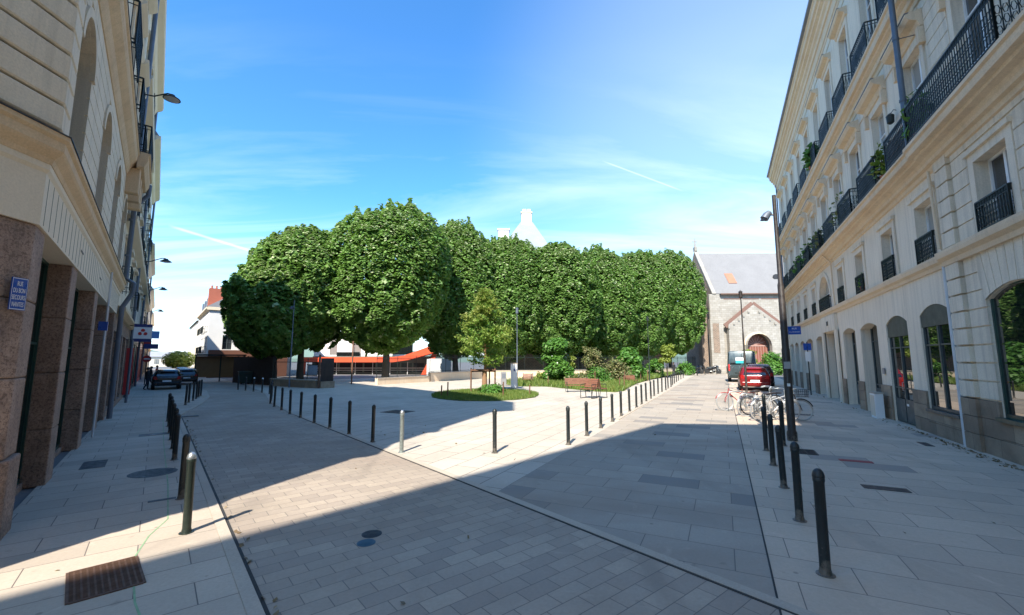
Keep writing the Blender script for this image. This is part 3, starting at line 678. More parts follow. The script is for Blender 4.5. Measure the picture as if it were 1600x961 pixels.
# travelling from TE to C0 (+x) the left side is +y = outward
swp('fascia', [(-.42, 4.12), (.03, 4.12), (.03, 4.85), (.06, 4.9), (.06, 5.0), (-.3, 5.0)], lplain)
fj = MB()
for i in range(40):
    x = TE+.2+i*.38
    if x < C0[0]-.1: fj.box(x, x+.012, .031, .034, 4.16, 4.84)
fj.box(-12.6, -12.2, .034, .038, 4.5, 4.54).box(-16.4, -16.0, .034, .038, 4.5, 4.54)
fj.build('fascia_joints', plain('fascia joint', (.16, .14, .11), .8), A)
swp('lower_ledge', [(-.3, 4.98), (.07, 4.98), (.09, 5.05), (.16, 5.14), (.18, 5.18), (.18, 5.30), (.22, 5.34), (.22, 5.40), (-.3, 5.46)], ochre)
swp('ledge_flashing', [(.1, 5.425), (.235, 5.40), (.235, 5.415), (.1, 5.44)], castiron)
arch = [(9.5, 10.95), (13.2, 14.65), (16.9, 18.35), (20.4, 21.85)]
ops = [(-b, -a, 5.42, 8.3, .72) for a, b in arch]
wall_mb(TE, C0[0], 5.4, 9.0, ops, .42).build('first_floor_wall', lstone, A)
cm = MB(); courses(cm, TE+.9, C0[0]-.5, 5.48, 8.95, .36, .03, ops, .04); cm.build('rusticated_courses', lstone, A)
# the rounded quoin of the corner: courses carried round the chamfer, mitred
nco = 9; hc = (8.95-5.48)/nco
qp = [(C0[0]-.5, 0), C0, (C0[0]+cd.x*1.05, C0[1]+cd.y*1.05)]
for k, path in enumerate((qp, [(C0[0]+cd.x*1.25, C0[1]+cd.y*1.25), (C1[0], C1[1]), (C1[0]-.1, C1[1]-.5)])):
    m = MB()
    for i in range(nco): m.sweep(path, [(.001, 5.48+i*hc+.018), (.10, 5.48+i*hc+.018), (.12, 5.48+i*hc+.04), (.12, 5.48+(i+1)*hc-.04), (.10, 5.48+(i+1)*hc-.018), (.001, 5.48+(i+1)*hc-.018)])
    m.build('corner_quoin', lstone, A)
for i, (a, b) in enumerate(arch):
    o = window(A, -(a+b)/2, 5.44, round(b-a, 2), 2.85, -.36, grey_fr, gl, 2, (.3, .7))
    p = arc_pts(-b, -a, 8.3, .72, 14); q = arc_pts(-b-.16, -a+.16, 8.46, .88, 14); sm = MB()
    for k in range(14): sm.plate([p[k], p[k+1], q[k+1], q[k]], .001, .075)
    sm.build('arch_surround', lstone, A)
swp('great_ledge', [(-.1, 8.9), (.06, 8.95), (.10, 9.05), (.14, 9.2), (.20, 9.28), (.28, 9.40), (.31, 9.5), (.31, 9.62), (.35, 9.66), (.35, 9.74), (-.1, 9.8)], ochre)
swp('ledge_flashing', [(.2, 9.765), (.365, 9.74), (.365, 9.755), (.2, 9.78)], castiron)
cornice(TE+.05, TE+3.3, [(.3, 9.22), (.5, 9.28), (.56, 9.42), (.60, 9.5), (.60, 9.70), (.66, 9.74), (.66, 9.80), (.3, 9.82)]).build('balcony_slab', ochre, A)
for t in (20.4, 21.5, 22.6): MB().plate([(-t-.16, 8.3), (-t+.16, 8.3), (-t+.16, 9.25), (-t-.16, 9.25)], .0, .42).build('console', ochre, A, bevel=.04)
railing(A, TE+1.67, .02, 9.81, 3.2, .58, 1.05, 0)
upw = []
for fl, (z, h_) in enumerate(((10.3, 2.7), (13.9, 2.4), (17.0, 2.0))):
    for a, b in arch: upw.append((-(a+b)/2-.62, -(a+b)/2+.62, z, z+h_, 0))
wall_mb(TE, C0[0], 9.8, 20.0, upw, .42).build('upper_wall', lstone, A)
for (a, b, c, d, _) in upw:
    o = window(A, (a+b)/2, c, 1.24, round(d-c, 2), -.34, whitep, gl, 2, (.5,))
    cornice(a-.3, b+.3, [(0, d+.2), (.06, d+.2), (.22, d+.32), (.32, d+.42), (.32, d+.5), (0, d+.55)]).build('window_hood', lplain, A)
    MB().box(a-.2, a, .001, .06, c, d+.2).box(b, b+.2, .001, .06, c, d+.2).build('surround', lplain, A)
    if c < 13: railing(A, (a+b)/2, 0, c-.5, 1.9, .42, 1.1, 0)
swp('upper_string', [(0, 13.2), (.12, 13.25), (.2, 13.4), (.2, 13.5), (0, 13.55)], lplain)
swp('eaves_cornice', [(-.1, 19.2), (.06, 19.25), (.12, 19.6), (.30, 19.8), (.48, 20.0), (.55, 20.15), (.55, 20.35), (-.1, 20.4)], lplain)
swp('gutter', [(.5, 20.3), (.66, 20.3), (.66, 20.46), (.5, 20.46)], zinc)
MB().add([(TE, .3, 20.4), (C0[0], .3, 20.4), (C1[0]-.2, C1[1], 20.4), (C2[0], C2[1], 20.4), (TE, -15, 20.4), (TE, -1.6, 24.3), (C0[0]-.9, -1.6, 24.3), (C1[0]-2.6, C1[1]-1.2, 24.3), (C2[0]-1.6, C2[1], 24.3), (TE, -15, 24.3)],
    [(0, 1, 6, 5), (1, 2, 7, 6), (2, 3, 8, 7), (5, 6, 7, 8, 9), (3, 4, 9, 8), (4, 0, 5, 9)]).build('roof', slate, A)
dpm = MB().tube([(TE+.06, .20, 20.2), (TE+.06, .16, 9.9), (TE+.06, .62, 9.6), (TE+.06, .60, 9.2), (TE+.06, .2, 8.6), (TE+.06, .18, 5.6), (TE+.06, .45, 5.4), (TE+.06, .42, 5.0), (TE+.06, .16, 4.4), (TE+.06, .14, 0)], .085, 12)
dpm.lathe([(.09, 9.9), (.22, 10.25), (.22, 10.4)], (TE+.06, .2, 0), 14)
for z in (1.5, 3, 6.5, 8, 12, 15): dpm.lathe([(.10, z), (.10, z+.08)], (TE+.06, .16 if z > 5 else .14, 0), 12)
dpm.build('downpipe', pipe_m, A, 40)
dd = MB().tube([(-18.0, .12, 5.0), (-18.0, .10, 0)], .028, 8).build('downpipe', pipe_w, A, 40, label='slim white downpipe on a granite pillar')
# blue street-name plate on the corner pillar
sg = empty('street_name_plate', (0, 0, 0), 0, 'blue enamel street name plate on the pink granite corner pillar', 'street sign')
u3 = Vector((math.cos(R(-90)), math.sin(R(-90)), 0))
sg.location = (-6.40, 5.50, 3.15); sg.scale = (.42, 1, 1); sg.rotation_euler = (0, 0, R(90))
MB().box(-.22, .22, -.012, .0, -.21, .21).build('plate', bluesign, sg)
for i, tx in enumerate(('RUE', 'DU BON', 'SECOURS', 'NANTES')):
    text(sg, tx, .085, (0, -.014, .13-i*.09), (R(90), 0, 0), whitep, 'lettering', .001)
MB().box(-.205, .205, -.014, -.0125, .195, .203).box(-.205, .205, -.014, -.0125, -.203, -.195).box(-.205, -.197, -.014, -.0125, -.195, .195).box(.197, .205, -.014, -.0125, -.195, .195).build('border', whitep, sg)

# ------------------------------------------------------------------ further houses of the left row
def left_house(t0, t1, h, lab, wallm, seed, name='apartment_building', off=0.0, ground='shop', ledge=True, mans=2.5, shopm=None):
    rr = random.Random(seed)
    H = empty(name, LW(t0, -1.4+off), math.pi/2-aL+math.pi, lab, 'building'); ln = t1-t0
    n = max(2, round(ln/3.4)); cs = [-ln*(i+.5)/n for i in range(n)]; zf = [4.6]
    while zf[-1]+3.1 < h-.6: zf.append(zf[-1]+3.15)
    zf = zf[:-1]; ops = [(c-.58, c+.58, z+.8, z+2.75, 0) for z in zf for c in cs]
    MB().box(-ln, 0, -12, -.33, 0, h).build('body', wallm, H)
    wall_mb(-ln, 0, 4.2, h, ops, .3).build('wall', wallm, H)
    gops = [(c-1.15, c+1.15, .3, 3.5, 0) for c in cs]
    wall_mb(-ln, 0, 0, 4.2, gops, .3).build('ground_floor_wall', shopm or granite, H)
    for c in cs: window(H, c, .3, 2.3, 3.2, -.26, rr.choice([green_fr, grey_fr, iron]), gl_dark, 2, (.8,), 'shop_window')
    for z in zf:
        for c in cs:
            window(H, c, z+.8, 1.16, 1.95, -.26, whitep, gl, 2, (.5,))
            MB().box(c-.8, c+.8, 0, .16, z+2.85, z+3.0).build('window_hood', lplain, H)
            if rr.random() < .5: railing(H, c, 0, z+.62, 1.5, .3, 1.0, 0, step=.16)
    cornice(-ln, 0, [(0, 4.1), (.12, 4.15), (.3, 4.3), (.3, 4.42), (0, 4.5)]).build('shop_cornice', ochre, H)
    if ledge:
        for z in zf[1::2]: cornice(-ln, 0, [(0, z+.2), (.1, z+.25), (.34, z+.38), (.38, z+.52), (0, z+.58)]).build('ledge', lplain, H)
    cornice(-ln, 0, [(0, h-.7), (.1, h-.6), (.2, h-.35), (.45, h-.15), (.5, h), (0, h+.05)]).build('eaves_cornice', lplain, H)
    MB().add([(-ln, .4, h), (0, .4, h), (0, -1.3, h+mans), (-ln, -1.3, h+mans), (-ln, -12, h+mans), (0, -12, h+mans), (0, -12, h), (-ln, -12, h)], [(0, 1, 2, 3), (3, 2, 5, 4), (0, 3, 4, 7), (1, 2, 5, 6)]).build('roof', slate, H)
    MB().tube([(-ln+.1, .14, h-.3), (-ln+.1, .12, 0)], .08, 8).build('downpipe', pipe_m, H, 40)
    MB().box(-ln*.5-.5, -ln*.5+.5, -4, -3.2, h+1, h+mans+1.8).build('chimney', redbrick, H)
    return H
left_house(23.3, 35.5, 18.9, 'grey limestone house with granite pillars next after the corner building', lstone, 3, off=-.02, mans=4.2)
left_house(35.5, 50, 17.0, 'cream house beyond the hanging shop signs on the left street', cream, 5, off=.0, shopm=green_fr)
left_house(50, 68, 12.8, 'ochre house halfway down the left street', lplain, 7, off=-.03, shopm=redp)
left_house(68, 92, 11.0, 'pale house near the far end of the left row', cream2, 9, off=.0, shopm=plinthm)
left_house(92, 125, 10.0, 'low pale house closing the left row far away', cream, 11, off=-.03, shopm=plinthm)
# ------------------------------------------------------------------ foliage
def leafmat(name, c, c2, tip=None, trans=.35):
    m, t, b = newmat(name); at = t.nodes.new('ShaderNodeAttribute'); at.attribute_name = 'tone'
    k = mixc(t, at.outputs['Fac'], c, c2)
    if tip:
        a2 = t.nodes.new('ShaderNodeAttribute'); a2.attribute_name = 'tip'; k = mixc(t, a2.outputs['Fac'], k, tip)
    t.links.new(k, b.inputs['Base Color']); b.inputs['Roughness'].default_value = .5; b.inputs['Specular IOR Level'].default_value = .35
    tr = t.nodes.new('ShaderNodeBsdfTranslucent'); t.links.new(mixc(t, .5, k, (.16, .30, .03)), tr.inputs[0])
    ms = t.nodes.new('ShaderNodeMixShader'); ms.inputs[0].default_value = trans
    t.links.new(b.outputs[0], ms.inputs[1]); t.links.new(tr.outputs[0], ms.inputs[2])
    o = [n for n in t.nodes if n.type == 'OUTPUT_MATERIAL'][0]; t.links.new(ms.outputs[0], o.inputs[0]); return m
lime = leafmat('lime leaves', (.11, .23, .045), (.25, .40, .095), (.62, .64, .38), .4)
redwood = leafmat('young conifer needles', (.16, .32, .05), (.34, .36, .08), None, .45)
shrubm = leafmat('bush leaves', (.05, .15, .02), (.12, .26, .04), None, .3)
dryshrub = leafmat('dry shrub leaves', (.12, .16, .05), (.24, .20, .09), None, .3)
yellowl = leafmat('yellow green leaves', (.16, .22, .03), (.26, .30, .05), None, .35)
grassm = leafmat('grass blades', (.08, .17, .025), (.24, .27, .07), None, .3)
flowerw = plain('white blossom', (.7, .7, .66), .7)

def leaf_object(name, P, Nn, size, mat, rs, aspect=1.5, tone=None, tip=None, droop=.35):
    """P: centres (n,3), Nn: leaf normals; each leaf is two quads folded along a midrib and bent down"""
    n = len(P); Nn = Nn/np.linalg.norm(Nn, axis=1)[:, None]
    a = rs.normal(size=(n, 3)); T = np.cross(Nn, a); T /= np.linalg.norm(T, axis=1)[:, None]+1e-9; Bn = np.cross(Nn, T)
    s = (size*(.7+.6*rs.rand(n)))[:, None] if np.isscalar(size) else size[:, None]
    h = s*aspect*.5; w_ = s*.5
    v0 = P-T*h; v1 = P+T*h-Nn*s*droop; ml = P-Bn*w_-Nn*s*.12; mr = P+Bn*w_-Nn*s*.12
    V = np.stack([v0, mr, v1, ml], 1).reshape(-1, 3)
    me = bpy.data.meshes.new(name); me.vertices.add(4*n); me.vertices.foreach_set('co', V.ravel())
    me.loops.add(6*n); k = np.arange(n)*4
    F = np.stack([k, k+1, k+2, k, k+2, k+3], 1).ravel(); me.loops.foreach_set('vertex_index', F)
    me.polygons.add(2*n); me.polygons.foreach_set('loop_start', np.arange(2*n)*3); me.polygons.foreach_set('loop_total', np.full(2*n, 3))
    me.update(calc_edges=True)
    at = me.attributes.new('tone', 'FLOAT', 'POINT'); at.data.foreach_set('value', np.repeat(rs.rand(n) if tone is None else tone, 4))
    if tip is not None:
        at = me.attributes.new('tip', 'FLOAT', 'POINT'); at.data.foreach_set('value', np.repeat(tip, 4))
    me.materials.append(mat); o = bpy.data.objects.new(name, me); col.objects.link(o); return o
def crown_r(d, seed):
    """radius factor in direction d (n,3): barrel-like clipped lime crown with lobes"""
    rs = np.random.RandomState(seed); r = np.ones(len(d))
    for _ in range(16):
        q = rs.normal(size=3); q /= np.linalg.norm(q); r += (.05+.05*rs.rand())*np.exp((d@q-1)*9)
    return r
def lime_crown(seed, a=1, h=1, ntuft=760, leaves=34, size=.042, rfun=crown_r, spread=.085, inner=3500, power=2.5):
    """unit crown: half width 1, half height 1, later scaled"""
    rs = np.random.RandomState(seed); i = np.arange(ntuft)+.5
    z = 1-2*i/ntuft; ph = i*2.39996+rs.rand()*6; rr = np.sqrt(1-z*z)
    d = np.stack([rr*np.cos(ph), rr*np.sin(ph), z], 1)+rs.normal(size=(ntuft, 3))*.02; d /= np.linalg.norm(d, axis=1)[:, None]
    sup = (np.abs(d[:, 0])**power+np.abs(d[:, 1])**power+np.abs(d[:, 2])**power)**(-1/power)
    r = sup*rfun(d, seed)*(.90+.15*rs.rand(ntuft)); c = d*r[:, None]
    P = []; Nn = []; tone = []; tip = []
    for k in range(ntuft):
        m = leaves; th = rs.rand(m)*6.283; q = np.sqrt(rs.rand(m))*spread*(.75+.6*rs.rand())
        dd = d[k]; up = np.array([0, 0, 1.]); f = dd*.75+up*.25; f /= np.linalg.norm(f)
        u = np.cross(f, [.3, .2, .9]); u /= np.linalg.norm(u); v = np.cross(f, u)
        o = u*(np.cos(th)*q*1.35)[:, None]+v*(np.sin(th)*q)[:, None]-f*(q*q*7)[:, None]
        sag = np.array([0, 0, -1.])*(q*.7)[:, None]
        P.append(c[k]+o+sag); nn = f*.8+o*6+up*1.1+rs.normal(size=(m, 3))*.28; Nn.append(nn)
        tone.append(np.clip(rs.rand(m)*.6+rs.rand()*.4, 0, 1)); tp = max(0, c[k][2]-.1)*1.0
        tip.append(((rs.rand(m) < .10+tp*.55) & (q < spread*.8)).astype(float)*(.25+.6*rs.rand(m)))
    # inner leaves fill the volume so that only chinks of light pass
    d2 = rs.normal(size=(inner, 3)); d2 /= np.linalg.norm(d2, axis=1)[:, None]
    s2 = (np.abs(d2)**power).sum(1)**(-1/power); p2 = d2*(s2*(.55+.33*rs.rand(inner)))[:, None]
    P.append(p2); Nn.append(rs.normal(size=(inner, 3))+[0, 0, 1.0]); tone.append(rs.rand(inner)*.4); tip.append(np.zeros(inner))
    # stray sprigs break the outline
    for k in range(90):
        j = rs.randint(ntuft); m = 14; e = d[j]*(r[j]+.02+.05*rs.rand()); P.append(e+rs.normal(size=(m, 3))*.018-d[j]*(rs.rand(m)*.08)[:, None]); Nn.append(d[j]*.6+[0, 0, .8]+rs.normal(size=(m, 3))*.4); tone.append(rs.rand(m)); tip.append((rs.rand(m) < .25)*.5)
    return np.concatenate(P), np.concatenate(Nn), np.concatenate(tone), np.concatenate(tip), rs
def limbs(mb, base, top, r, n, spread, zc, rnd):
    for i in range(n):
        a = 6.283*i/n+rnd.random(); p0 = Vector(base)+Vector((0, 0, (top-base[2])*(.6+.35*rnd.random())))
        e = p0+Vector((math.cos(a)*spread, math.sin(a)*spread, zc*(.5+.6*rnd.random()))); m_ = (p0+e)/2+Vector((0, 0, zc*.12))
        mb.tube([p0, m_, e], [r*.5, r*.33, r*.1], 7)
def lime_tree(X, Y, hw, zb, zt, label, seed, hy=None, trunk=.38, tilt=0):
    T = empty('lime_tree', (X, Y, 0), 0, label, 'tree', 'clipped lime trees behind the square')
    rnd = random.Random(seed); hh = (zt-zb)/2; hy = hy or hw
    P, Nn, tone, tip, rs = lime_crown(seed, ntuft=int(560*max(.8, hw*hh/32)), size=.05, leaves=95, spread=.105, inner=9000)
    rv = lambda q: np.stack([q[:, 0]*hw, q[:, 1]*hy, q[:, 2]*hh+zb+hh], 1)
    z = P[:, 2]; tp = 1+.0*z; tp = np.where(z > 0, 1-.18*z*z, 1-.10*z*z)     # dome on top
    n_in = int(560*max(.8, hw*hh/32))*95; Q = P.copy(); Q[:, 0] *= tp; Q[:, 1] *= tp
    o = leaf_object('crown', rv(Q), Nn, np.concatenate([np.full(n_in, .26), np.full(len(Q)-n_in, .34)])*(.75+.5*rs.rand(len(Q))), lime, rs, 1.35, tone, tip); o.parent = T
    m = MB(); lean = rnd.uniform(-.15, .15)
    m.tube([(0, 0, -.1), (.02, 0, .35), (lean*.5, 0, zb*.6), (lean, 0, zb+.8), (lean, 0, zb+hh*1.3)], [trunk*1.35, trunk, trunk*.82, trunk*.78, trunk*.3], 14)
    limbs(m, (lean, 0, zb*.4), zb+hh, trunk, 8, hw*.7, hh*.7, rnd); m.build('trunk', bark, T, 50); return T
def tx(px, Y): return (px-800)/676.*Y
# x pixel, distance, half width, crown bottom, top
TR = [(428, 41.0, 3.8, 3.2, 11.8, 'shaded leftmost clipped lime tree above the dark palings', 4.2),
      (470, 44.0, 5.0, 4.4, 15.9, 'second lime tree from the left, half shaded, half sunlit', 5.2),
      (603, 46.0, 6.2, 4.5, 18.6, 'largest round lime tree standing before the orange canopy', 6.0),
      (712, 56.0, 5.6, 3.8, 19.8, 'lime tree just right of the largest one, thick bare trunk below', 5.0),
      (795, 58.0, 5.4, 3.9, 18.9, 'lime tree behind the young staked tree', 4.8),
      (874, 60.0, 5.4, 3.9, 18.9, 'lime tree just right of the pointed slate roof', 4.8),
      (942, 66.0, 5.3, 4.0, 19.2, 'third lime tree from the right end of the row', 4.8),
      (1000, 69.0, 5.4, 4.2, 19.8, 'last but one lime tree at the right end of the row', 4.8),
      (1047, 72.0, 5.3, 4.0, 20.6, 'rightmost lime tree beside the church gable', 5.0)]
for i, (px, Y, hw, zb, zt, lb, hy) in enumerate(TR): lime_tree(tx(px, Y), Y, hw, zb, zt, lb, 40+i, hy, .42 if i in (2, 3) else .36)
# second row behind, darker between the trunks
for i, (px, Y, hw, zb, zt, lb) in enumerate(((428, 50, 4.5, 3.2, 14.6, 'lime tree of the rear row at far left behind the shaded ones'), (835, 70, 5.0, 3.4, 18.5, 'lime tree of the rear row behind the railings right of the young tree'), (905, 72, 5.0, 3.6, 18.5, 'lime tree of the rear row behind the large bush'), (975, 80, 5.0, 4.0, 19.5, 'lime tree of the rear row left of the church'))):
    lime_tree(tx(px, Y), Y, hw, zb, zt, lb, 60+i)

def bush(name, X, Y, r, h, label, mat, seed, z0=.0, n=2600, size=.16, cat='bush', group=None, stems=5, flowers=0, loose=.25, zlow=.15):
    T = empty(name, (X, Y, 0), 0, label, cat, group); rs = np.random.RandomState(seed); rnd = random.Random(seed)
    k = 26; ang = rs.rand(k)*6.283; rad = np.sqrt(rs.rand(k))*r*.7; cz = h*(zlow+(.9-zlow)*rs.rand(k)); rad *= 1-.55*(cz/h)**1.5
    cen = np.stack([rad*np.cos(ang), rad*np.sin(ang), cz], 1); rr = r*(.25+.2*rs.rand(k))
    idx = rs.randint(0, k, n); d = rs.normal(size=(n, 3)); d /= np.linalg.norm(d, axis=1)[:, None]
    P = cen[idx]+d*(rr[idx]*(1-loose*rs.rand(n)))[:, None]*[1, 1, .8]; P[:, 2] = np.maximum(P[:, 2], .04)
    o = leaf_object('foliage', P, d+[0, 0, .8]+rs.normal(size=(n, 3))*.4, size, mat, rs); o.parent = T
    m = MB()
    for i in range(stems):
        c = cen[rnd.randrange(k)]; m.tube([(rnd.uniform(-.1, .1), rnd.uniform(-.1, .1), 0), (c[0]*.4, c[1]*.4, c[2]*.5), tuple(c)], [.035, .025, .008], 6)
    m.build('stem', bark, T)
    if flowers:
        P2 = cen[rs.randint(0, k, flowers)]+rs.normal(size=(flowers, 3))*r*.3; P2[:, 2] = np.abs(P2[:, 2])*.8+.2
        f = leaf_object('blossom', P2, rs.normal(size=(flowers, 3))+[0, -1, .5], .13, flowerw, rs, 1); f.parent = T
    return T
# ------------------------------------------------------------------ the square: turf circle with a staked young tree
ell = [(-1.75+(3.5+.05*math.sin(9*a)+.04*math.sin(23*a))*math.cos(a), 29.1+(4.6+.06*math.sin(13*a+1))*math.sin(a)) for a in [i*2*math.pi/112 for i in range(112)]]
turf = stone('turf', (.085, .13, .03), (.13, .10, .055), var=1, scale=2, grain=20, bump=.8)
tag(MB().prism(ell, 0, .05).build('turf_circle', turf), kind='structure')
def grass(name, poly_fn, bounds, n, seed, h=.14, sz=.05, label=None):
    rs = np.random.RandomState(seed); x0, x1, y0, y1 = bounds; P = []
    X = rs.uniform(x0, x1, n*3); Y = rs.uniform(y0, y1, n*3); ok = poly_fn(X, Y); X = X[ok][:n]; Y = Y[ok][:n]; k = len(X)
    P = np.stack([X, Y, np.full(k, .05+h*.4)], 1); Nn = rs.normal(size=(k, 3))*[1, 1, .35]
    # upright blades
    hh = h*(.5+rs.rand(k)); a = rs.rand(k)*6.283; wv = sz*.5; lean = rs.normal(size=(k, 2))*h*.4
    V = np.zeros((k, 3, 3)); V[:, 0] = np.stack([X-wv*np.cos(a), Y-wv*np.sin(a), np.full(k, .03)], 1); V[:, 1] = np.stack([X+wv*np.cos(a), Y+wv*np.sin(a), np.full(k, .03)], 1)
    V[:, 2] = np.stack([X+lean[:, 0], Y+lean[:, 1], .05+hh], 1)
    me = bpy.data.meshes.new(name); me.vertices.add(3*k); me.vertices.foreach_set('co', V.ravel()); me.loops.add(3*k); me.loops.foreach_set('vertex_index', np.arange(3*k))
    me.polygons.add(k); me.polygons.foreach_set('loop_start', np.arange(k)*3); me.polygons.foreach_set('loop_total', np.full(k, 3)); me.update(calc_edges=True)
    at = me.attributes.new('tone', 'FLOAT', 'POINT'); at.data.foreach_set('value', np.repeat(rs.rand(k), 3)); me.materials.append(grassm)
    o = bpy.data.objects.new(name, me); col.objects.link(o); return tag(o, label, 'grass', kind='stuff')
grass('grass', lambda x, y: ((x+1.75)/3.5)**2+((y-29.1)/4.6)**2 < 1, (-5.3, 1.8, 24.4, 33.8), 14000, 3, .12, .05, 'short grass on the round bed under the young tree')
def inpoly(poly):
    px = np.array([p[0] for p in poly]); py = np.array([p[1] for p in poly])
    def f(X, Y):
        c = np.zeros(len(X), bool); j = len(px)-1
        for i in range(len(px)):
            with np.errstate(divide='ignore', invalid='ignore'):
                t = ((py[i] > Y) != (py[j] > Y)) & (X < (px[j]-px[i])*(Y-py[i])/(py[j]-py[i]+1e-12)+px[i])
            c ^= t; j = i
        return c
    return f
GD = [(.2, 38.2), (3.0, 37.6), (4.6, 34.6), (6.2, 31.8), (7.4, 31.2), (8.4, 32.6), (9.8, 36.5), (12.2, 42.5), (15.5, 49.5), (20.5, 59), (27.5, 72.5), (31, 76), (24, 68.5), (18.5, 62.3), (5.9, 55.2), (2.2, 50), (-.8, 42)]
tag(MB().prism(GD, 0, .05).build('garden_ground', turf), kind='structure')
grass('grass', inpoly(GD), (-1, 31, 31, 76), 46000, 4, .38, .09, 'rough meadow grass of the garden bed along the bollards')
T = empty('young_conifer', (-1.95, 31.0, 0), 0, 'young feathery conifer with orange tipped foliage staked in the round turf bed', 'tree')
rs = np.random.RandomState(8); P = []; Nn = []; tn = []; bm_ = MB(); H_ = 7.6
bm_.tube([(0, 0, 0), (.03, 0, 2.5), (-.02, .02, 5), (0, 0, H_)], [.10, .085, .05, .012], 9)
for i in range(78):
    z = 1.9+(H_-2.1)*(i/78.)**.9; f = (z-1.9)/(H_-1.9); ln = (1.0+1.7*min(1, f*4))*(1-f)**.95*(.7+.5*rs.rand())+.16
    a = rs.rand()*6.283; rise = .25*ln; d = np.array([math.cos(a), math.sin(a), 0])
    e = d*ln+[0, 0, z+rise]; bm_.tube([(0, 0, z), tuple(d*ln*.5+[0, 0, z+rise*.3]), tuple(e)], [.022, .014, .004], 5)
    m = int(75*ln)+20; q = .2+.8*rs.rand(m)**.8; pos = d*ln*q[:, None]+np.array([0, 0, 1])*(z+rise*q**1.6)[:, None]+rs.normal(size=(m, 3))*[.13, .13, .10]
    P.append(pos); Nn.append(rs.normal(size=(m, 3))+[0, 0, .9]); tn.append(np.clip(rs.rand(m)*.5+.55*(f > .55)*rs.rand()+.35*(q > .8), 0, 1))
o = leaf_object('foliage', np.concatenate(P), np.concatenate(Nn), .085, redwood, rs, 3.2, np.concatenate(tn)); o.parent = T
bm_.build('trunk', stone('pale young bark', (.34, .20, .10), var=.8, grain=20, bump=.6), T, 50)
MB().tube([(0, 0, .02), (0, 0, 1.5)], [.20, .17], 12).build('trunk_wrap', plain('reed wrap', (.30, .17, .09), .8, scale=12), T, 40)
S = empty('tree_stake_frame', (-1.95, 30.8, 0), 0, 'brown timber stake frame round the foot of the young conifer', 'tree stakes')
for x, y in ((-.95, 0), (.75, 0), (.3, .9)): MB().tube([(x, y, -.1), (x, y, 1.72)], .055, 10).build('post', wood, S, 40)
MB().bar((-.98, -.06, 1.6), (.8, -.06, 1.6), .05, .12).bar((-.95, 0, 1.5), (.3, .9, 1.5), .05, .1).bar((.75, 0, 1.5), (.3, .9, 1.5), .05, .1).build('rail', wood, S)
bush('low_plant', -1.4, 29.6, 1.3, .45, 'low leafy green planting at the foot of the staked tree', shrubm, 70, n=1500, size=.12, stems=3)
def peg(x, y, h, lab):
    tag(MB().tube([(x, y, -.05), (x+.01, y, h)], [.045, .04], 8).build('timber_peg', wood, None, 40), lab, 'peg', 'small pegs in the beds')
peg(-4.35, 26.9, .75, 'left one of two small brown pegs at the left rim of the turf circle'); peg(-3.98, 27.0, .95, 'taller right one of two small brown pegs at the left rim of the turf circle')
peg(-.55, 27.2, .95, 'dark brown peg at the front of the turf circle, below the stakes')
peg(1.15, 28.4, .7, 'pale short peg at the right rim of the turf circle')
# garden shrubs
def at(px, Y): return tx(px, Y)
bush('garden_bush', at(869, 42), 42, 1.95, 4.5, 'tall dense green bush with white blossom at its foot, left in the garden', shrubm, 71, n=6500, size=.20, flowers=60)
bush('garden_bush', at(989, 47), 47, 2.2, 3.8, 'round bright green bush with large leaves before the slim lamp post', shrubm, 72, n=4500, size=.26)
bush('garden_bush', at(925, 46), 46, 1.7, 3.9, 'loose dry brownish shrub between the two green bushes', dryshrub, 73, n=3200, size=.15, loose=.8)
bush('garden_bush', at(962, 44), 44, 2.4, 2.3, 'low grey green spreading shrub in the garden middle', dryshrub, 74, n=3600, size=.14, loose=.8)
bush('garden_bush', at(1042, 56), 56, 1.6, 4.6, 'yellowish small multi stemmed tree near the standing person', yellowl, 75, n=3200, size=.19, loose=.6, zlow=.45)
bush('garden_bush', at(900, 38), 38, 1.8, 1.0, 'low weedy clump behind the slatted bench', dryshrub, 76, n=1200, size=.12, loose=.6)
bush('garden_bush', at(935, 39.5), 39.5, 1.9, 1.5, 'low green clump just right of the slatted bench', shrubm, 77, n=1200, size=.12, loose=.6)
bush('garden_bush', at(1070, 66), 66, 2.0, 1.8, 'low hedge of weeds at the far end of the garden', shrubm, 78, n=1500, size=.18, loose=.6)
bush('garden_bush', at(1022, 60), 60, 1.6, 2.4, 'mid green shrub behind the slim lamp post', shrubm, 79, n=1500, size=.18)
bush('garden_bush', at(893, 44), 44, .9, 2.9, 'thin light green shrub beside the tall dense bush', yellowl, 80, n=900, size=.13, loose=.8)
bush('garden_bush', at(845, 44), 44, .9, 1.1, 'small weedy clump left of the tall dense bush', yellowl, 81, n=700, size=.12, loose=.8)
for i, (px, Y, h, lb) in enumerate(((856, 37.9, .9, 'small stake left of the slatted bench at the garden rim'), (967, 33.8, .95, 'left stake of a close pair at the garden corner'), (974, 33.4, 1.1, 'right stake of a close pair at the garden corner'), (929, 36.6, 1.4, 'slim pale stake rising behind the chairs'), (975, 41.5, 1.2, 'pale stake under the round bright bush'), (1000, 45.5, 1.1, 'thick brown stake right of the round bright bush'), (1011, 47.5, 1.2, 'brown stake beside the slim lamp post'))):
    peg(at(px, Y), Y, h, lb)

